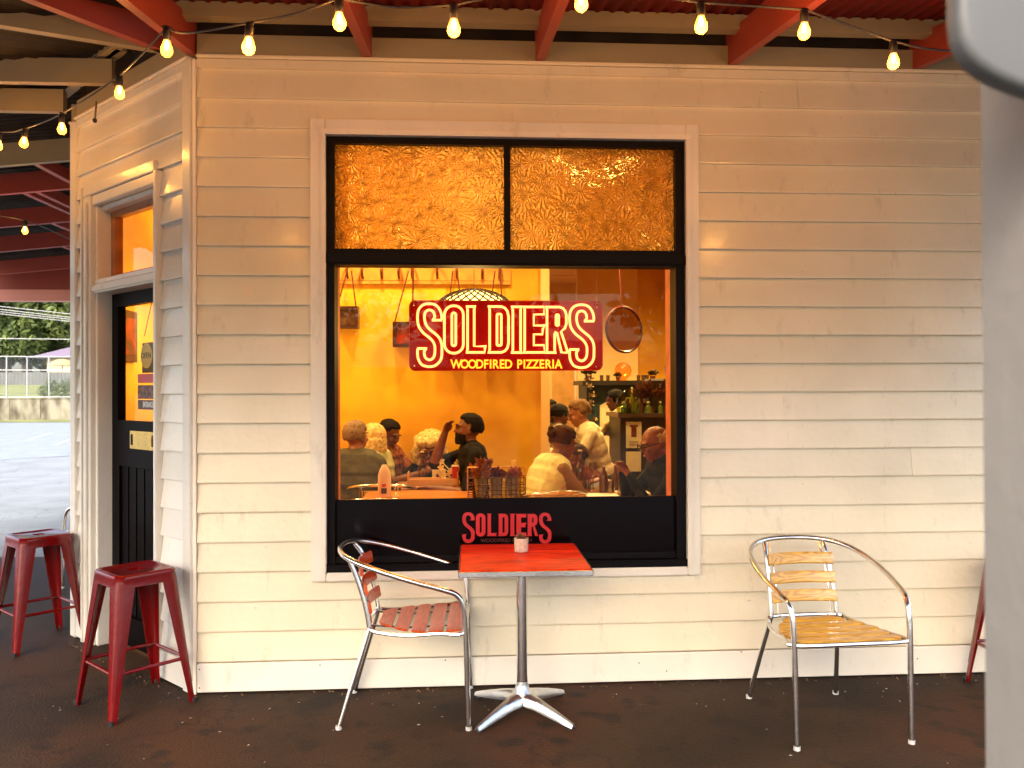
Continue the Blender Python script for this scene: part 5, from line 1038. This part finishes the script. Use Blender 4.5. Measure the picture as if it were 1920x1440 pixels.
person('sandy haired man in a tan shirt leaning to the left behind the diners', hat(1086, 776, 7.9), 180, .35, skin=SK, shirt=cloth('tan_shirt', (.60, .50, .32), .2), hair=HS, hpitch=20, hl=(.30, -.15, -.35), hr=(.3, .15, -.35), scale=1.1)
_, HMt, _O = person('person in a black cap and black printed top beside the pale wall edge', hat(1050, 780, 8.6), 20, .2, skin=SKD, shirt=cloth('black_print_top', (.015, .01, .01), .9, col2=(.5, .42, .3), sc=9), hair=HB, hstyle='cap', hpitch=10)
person('person mostly hidden behind the pale wall edge at the end of the dining room', hat(1031, 770, 9.0), -30, .1, skin=SKD, shirt=cloth('dark_top2', (.02, .015, .015)), hair=HB)
person('cook in a pale patterned jacket bent over beside the arched oven', hat(1153, 752, 8.9), 150, .5, mode='stand', skin=SKD, shirt=cloth('cream_print_jacket', (.62, .50, .24), .8, col2=(.16, .09, .04), sc=16), hair=HB, hl=(.3, -.1, -.25), hr=(.3, .1, -.3), hpitch=10)
# backrest-style high stools under the people further back
def hstool(px, D, h, label):
    q = atd(px, 900, D); t = thing('bar_stool', label, 'stool', (q.x, q.y, 0)); b = MB(); b.lathe([(.16, h-.04), (.17, h-.02), (.16, h)], 20); b.build('seat', M_BARB, t, smooth=True)
    for k in range(4): a = R(45+90*k); b = MB(); b.tube([(.12*math.cos(a), .12*math.sin(a), h-.04), (.2*math.cos(a), .2*math.sin(a), .01)], .014, 8); b.build('leg', M_BARB, t)
for px, D, h, lb in ((1120, 8.0, .52, 'dark stool under the sandy haired man'), (1040, 8.6, .5, 'dark stool under the person in the black cap'), (664, 6.7, .42, 'dark stool under the grey haired man'), (905, 6.7, .43, 'dark stool under the bearded man'), (1245, 5.9, .40, 'dark stool under the bald man'), (1030, 6.3, .40, 'dark stool under the woman in the vest'), (735, 7.35, .43, 'dark stool under the young man in the orange shirt'), (805, 7.7, .36, 'dark stool under the curly haired woman'), (1095, 7.2, .3, 'dark stool under the hunched person'), (690, 7.15, .42, 'dark stool under the blonde woman')): hstool(px, D, h, lb)

# wall picture and red post seen through the entrance door
def onx(px, py, X): d = ray(px, py); return Vector(CP+d*((X-CP[0])/d[0]))
t = thing('framed_print', 'tall dark framed print on the yellow wall seen through the door glass', 'picture', (-.93, 1.4, 1.9)); T0 = Vector(t.location)
a, c = onx(229, 580, -.925)-T0, onx(254, 680, -.925)-T0
b = MB(); b.box((-.008, a.y, c.z), (.018, c.y, a.z)); b.build('frame', M_FRD, t); b = MB(); b.box((.0185, a.y+.02, c.z+.05), (.022, c.y-.03, a.z-.05)); b.build('print', MATS['red_print'], t)
# ------------------------------------------------------------------ scenery down the street at the left
M_CONC = mat('stained_concrete', (.22, .20, .145), rough=.9, col2=(.055, .045, .025), scale=2.4, stretch=(1, 1, .35), bump=.3, detail=9)
M_GRASS = mat('lawn_grass', (.13, .14, .035), rough=.9, var=.3, scale=.6, bump=.5, bscale=4)
def P(px, py, D): return atd(px, py, D)
WD = 43.
l0, l1 = P(-160, 786, WD), P(300, 770, WD+3)
LW = thing('retaining_wall', 'streaky stained concrete retaining wall across the street', 'wall')
dirw = (Vector((l1.x, l1.y, 0))-Vector((l0.x, l0.y, 0))); n_ = 8
for i in range(n_):
    a = Vector((l0.x, l0.y, -.07))+dirw*i/n_; c = Vector((l0.x, l0.y, -.07))+dirw*((i+1)/n_-.002); b = MB(); b.beam(a, c, .2, 1.17); b.build('wall_panel', M_CONC, LW)
b = MB(); b.beam(Vector((l0.x, l0.y, 1.103)), Vector((l1.x, l1.y, 1.103)), .26, .05); b.build('coping', M_CONC, LW)
v0 = Vector((l0.x, l0.y, 0)); v1 = Vector((l1.x, l1.y, 0)); fw = Vector((-dirw.y, dirw.x, 0)).normalized()
if fw.y < 0: fw = -fw
b = MB(); b.add([v0+Vector((0, 0, -.05))-fw*1.0, v1+Vector((0, 0, -.05))-fw*4.5, v1+Vector((0, 0, -.02)), v0+Vector((0, 0, -.02))], [(0, 1, 2, 3)]); tag(b.build('grass_verge', M_GRASS), kind='structure')
b = MB(); g_ = []; NG = 14
for j in range(5):
    for i in range(NG+1):
        p = v0+(v1-v0)*(i/NG*1.6-.3)+fw*(.1+j*9); g_.append((p.x, p.y, 1.02+j*.42+.1*mnoise.noise(p*.2)))
b.add(g_, [(j*(NG+1)+i, j*(NG+1)+i+1, (j+1)*(NG+1)+i+1, (j+1)*(NG+1)+i) for j in range(4) for i in range(NG)]); tag(b.build('lawn', M_GRASS), kind='structure')
# chain-link fence on the wall
FN = thing('chain_link_fence', 'tall galvanised chain link fence on top of the concrete wall', 'fence'); M_GALV = mat('galvanised_pipe', (.30, .31, .30), rough=.5, metal=.3)
pxs = [-150, -95, -35, 5, 43, 84, 128, 175, 225]
pts = []
for px in pxs:
    t_ = (px+160)/460; p = v0+(v1-v0)*t_+fw*.02; pts.append(p); b = MB(); b.tube([(p.x, p.y, 1.15), (p.x, p.y, 3.40)], .035, 8); b.build('fence_post', M_GALV, FN)
for z in (1.2, 2.65, 3.38):
    b = MB(); b.tube([(p.x, p.y, z) for p in pts], .026, 6); b.build('rail', M_GALV, FN)
b = MB(); L_ = (pts[-1]-pts[0]).length; dd = (pts[-1]-pts[0])/L_; nW = int(L_/.16)
for i in range(-14, nW+1):
    for sg in (1, -1):
        s0 = i*.16; p0 = pts[0]+dd*max(0, s0); e_ = s0+2.2
        if e_ < 0 or s0 < 0 or e_ > L_: continue
        za_, zb_ = (1.18, 3.38) if sg > 0 else (3.38, 1.18); p1 = pts[0]+dd*e_; b.tube([(p0.x, p0.y, za_), (p1.x, p1.y, zb_)], .004, 3, cap=False)
o = b.build('wire_mesh', M_GALV, FN); o['kind'] = 'stuff'
def fence2():
    t = thing('grey_panel_fence', 'plain grey sheet fence at the back of the lawn', 'fence'); a = P(-150, 700, 62); c = P(320, 700, 64); n = 70; za = 1.9
    for i in range(n):
        p = a+(c-a)*i/n; q = a+(c-a)*((i+.94)/n); b = MB(); b.beam((p.x, p.y, za-.3), (q.x, q.y, za-.3), .05, 1.35); b.build('fence_panel', MATS.get('grey_fence_sheet') or mat('grey_fence_sheet', (.08, .085, .085), rough=.6, var=.2, scale=1), t)
fence2()
# house with purple grey roof
HS_ = thing('house', 'cream house with mauve grey pitched roof behind the lawn', 'house'); h0 = P(62, 690, 74); h1 = P(230, 690, 76)
b = MB(); b.box((h0.x+1.2, h0.y, 1.), (h1.x, h1.y+8, 4.55)); b.build('wall', mat('house_cream', (.34, .28, .19), rough=.8), HS_)
b = MB(); x0, x1, y0, y1 = h0.x-.2, h1.x+.5, h0.y-.7, h0.y+8.7; b.add([(x0, y0, 4.5), (x1, y0, 4.5), (x1, y1, 4.5), (x0, y1, 4.5), (x0+4.5, (y0+y1)/2, 6.4), (x1-4, (y0+y1)/2, 6.4)], [(0, 1, 5, 4), (2, 3, 4, 5), (1, 2, 5), (3, 0, 4), (0, 3, 2, 1)]); b.build('roof', mat('mauve_roof', (.15, .12, .17), rough=.5), HS_)
w_ = part('window', mat('house_window_dark', (.05, .06, .07), rough=.15), (h0.x+3.5, h0.y-.03, 2.6), (h0.x+5, h0.y-.001, 3.8), HS_)
UM = thing('patio_umbrella', 'tan patio umbrella in front of the cream house', 'umbrella', (P(117, 690, 66).x, P(117, 690, 66).y, 2.)); b = MB(); b.lathe([(1.0, 1.55), (.75, 1.85), (.4, 2.02), (.01, 2.1)], 10); b.build('canopy', mat('tan_canvas', (.45, .26, .10), rough=.8), UM); b = MB(); b.tube([(0, 0, 0), (0, 0, 1.9)], .04, 8); b.build('pole', M_GALV, UM)
# foliage
def leafmat(name, c1, c2):
    m = mat(name, c1, rough=.6, col2=c2, scale=.7, spec=.3, detail=6); N, L, p = nd(m); p.inputs['Subsurface Weight'].default_value = 0; return m
M_TL = leafmat('tree_leaves', (.12, .16, .035), (.035, .058, .014)); M_TL2 = leafmat('bush_leaves', (.11, .15, .06), (.04, .06, .02)); M_BARK = mat('bark', (.10, .075, .05), rough=.9, bump=.5, bscale=12)
def foliage(name, mt, parent, lumps, nl, ls, seed):
    rg = np.random.RandomState(seed); vs = []; fs = []
    for (cx_, cy_, cz_, r) in lumps:
        n = int(nl*r*r); d = rg.normal(size=(n, 3)); d /= np.linalg.norm(d, axis=1)[:, None]; rad = r*(rg.uniform(.55, 1.05, n)**.6); c = np.array([cx_, cy_, cz_])+d*rad[:, None]*np.array([1, 1, .8])
        u = rg.normal(size=(n, 3)); u /= np.linalg.norm(u, axis=1)[:, None]; w = np.cross(u, d+rg.normal(size=(n, 3))*.4); w /= np.maximum(1e-6, np.linalg.norm(w, axis=1))[:, None]; s = (ls*rg.uniform(.6, 1.3, n))[:, None]
        o = len(vs); q = np.stack([c-u*s, c-w*s*.45, c+u*s, c+w*s*.45], 1).reshape(-1, 3); vs += q.tolist(); fs += [(o+4*i, o+4*i+1, o+4*i+2, o+4*i+3) for i in range(n)]
    me = bpy.data.meshes.new(name); me.from_pydata(vs, [], fs); me.materials.append(mt); return link(name, me, parent)
def tree(x, y, z, h, r, label, seed, nl=330, ls=.26, group=None):
    rd = random.Random(seed); t = thing('tree', label, 'tree', (x, y, z), group=group); b = MB(); b.tube([(0, 0, 0), (.1, 0, h*.25), (-.1, .1, h*.5), (0, 0, h*.8)], [.035*h, .026*h, .018*h, .006*h], 9)
    lumps = []
    for i in range(20):
        a = rd.uniform(0, 6.28); rr_ = r*rd.uniform(.1, .8); zz_ = h*rd.uniform(.28, .88); l = (math.cos(a)*rr_, math.sin(a)*rr_, zz_, r*rd.uniform(.28, .45)); lumps.append(l); b.tube([(0, 0, zz_*.6), (l[0]*.6, l[1]*.6, zz_*.85), l[:3]], [.01*h, .006*h, .003*h], 5)
    b.build('trunk', M_BARK, t, smooth=True); foliage('crown', M_TL, t, lumps, nl, ls, seed); return t
for i, (px, D, h, r, lb) in enumerate(((-90, 80, 17, 8, 'broad dark tree furthest left beyond the lawn'), (10, 84, 18, 8, 'tall dense tree behind the chain link fence at left'), (85, 90, 17, 8, 'dense dark tree rising behind the cream house'), (160, 84, 18, 8, 'dark tree beyond the house hidden by the shop corner'), (50, 100, 20, 9, 'tallest tree at the back of the group'))):
    q = P(px, 740, D); tree(q.x, q.y, 1.5, h, r, lb, 20+i, nl=150 if i != 1 else 170, ls=.34, group='trees beyond the lawn')
for i, (px, lb) in enumerate(((92, 'grey green bush on the lawn by the wall'), (121, 'grey green bush beside the shop corner on the lawn'))):
    q = P(px, 735, 46); t = thing('bush', lb, 'bush', (q.x, q.y, 1.05), group='bushes on the lawn'); foliage('foliage', M_TL2, t, [(0, 0, .5, .5), (.25, 0, .75, .38), (-.3, .1, .45, .4), (0, .2, .95, .3)], 1500, .055, 60+i); b = MB(); b.tube([(0, 0, 0), (0, 0, .8)], .03, 6); b.build('stem', M_BARK, t)
# overhead wires
for i, (pa, pb) in enumerate((((-60, 568), (200, 596)), ((-60, 573), (200, 603)), ((-60, 578), (200, 606)), ((-60, 582), (200, 610)), ((-60, 634), (200, 637)))):
    A, B = P(*pa, 30), P(*pb, 30); d = B-A; b = MB(); b.tube([A-d*3, A-d*1.5-Vector((0, 0, .1)), A, B, B+d*1.5], .012 if i < 4 else .014, 5)
    tag(b.build('power_line', mat('pale_cable', (.30, .30, .29), rough=.6)), ('topmost','second from the top','third from the top','fourth from the top','lowest and separate')[i]+' overhead power line crossing the trees', 'power line', 'overhead power lines' if i < 4 else None)
# ------------------------------------------------------------------ across the street behind the viewer (seen mirrored in the glass)
FP = thing('row_house', 'long low cream house with dark hip roof across the street behind the viewer', 'house')
b = MB(); b.box((-16, -36, -.07), (14, -29, 2.4)); b.build('wall', MATS['house_cream'], FP); b = MB(); b.add([(-17, -37, 2.4), (15, -37, 2.4), (15, -28, 2.4), (-17, -28, 2.4), (-12, -32.5, 3.7), (10, -32.5, 3.7)], [(0, 1, 5, 4), (2, 3, 4, 5), (1, 2, 5), (3, 0, 4), (0, 3, 2, 1)]); b.build('roof', M_TEAL, FP)
for x in (-12, -7, -2, 3, 9): part('window', MATS['house_window_dark'], (x, -28.999, .9), (x+1.6, -28.96, 2.), FP)
for i, (x, y, h, r) in enumerate(((-9, -24, 8.5, 4), (-3.6, -26, 8, 3.6), (-14.5, -25, 8.5, 4), (16, -24, 7.5, 3.4), (-20, -26, 9, 4.2), (2.2, -27, 7.5, 3.4), (9.6, -28, 6.5, 2.7))): tree(x, y, 0, h, r, ('round street tree left of centre', 'street tree behind the red table axis', 'second street tree from the left', 'rightmost spreading tree', 'leftmost tall street tree', 'street tree right of centre', 'low garden tree')[i]+' across the street behind the viewer', 80+i, nl=75, ls=.22)

PH = thing('phone', 'black phone held up by the photographer who is mirrored in the window', 'phone', (1.344, -4.266, 1.49)); b = MB(); b.bbox((-.075, -.004, -.035), (.075, .004, .045), .003); b.build('case', M_BARB, PH)
person('photographer with long fair hair holding up a phone, seen only mirrored in the window', (1.42, -4.62, 1.40), 92, .0, mode='stand', skin=SK, shirt=cloth('grey_green_top', (.20, .22, .18)), hair=HBL, hstyle='long', hl=(.25, -.12, .02), hr=(.25, .0, .02), female=True)
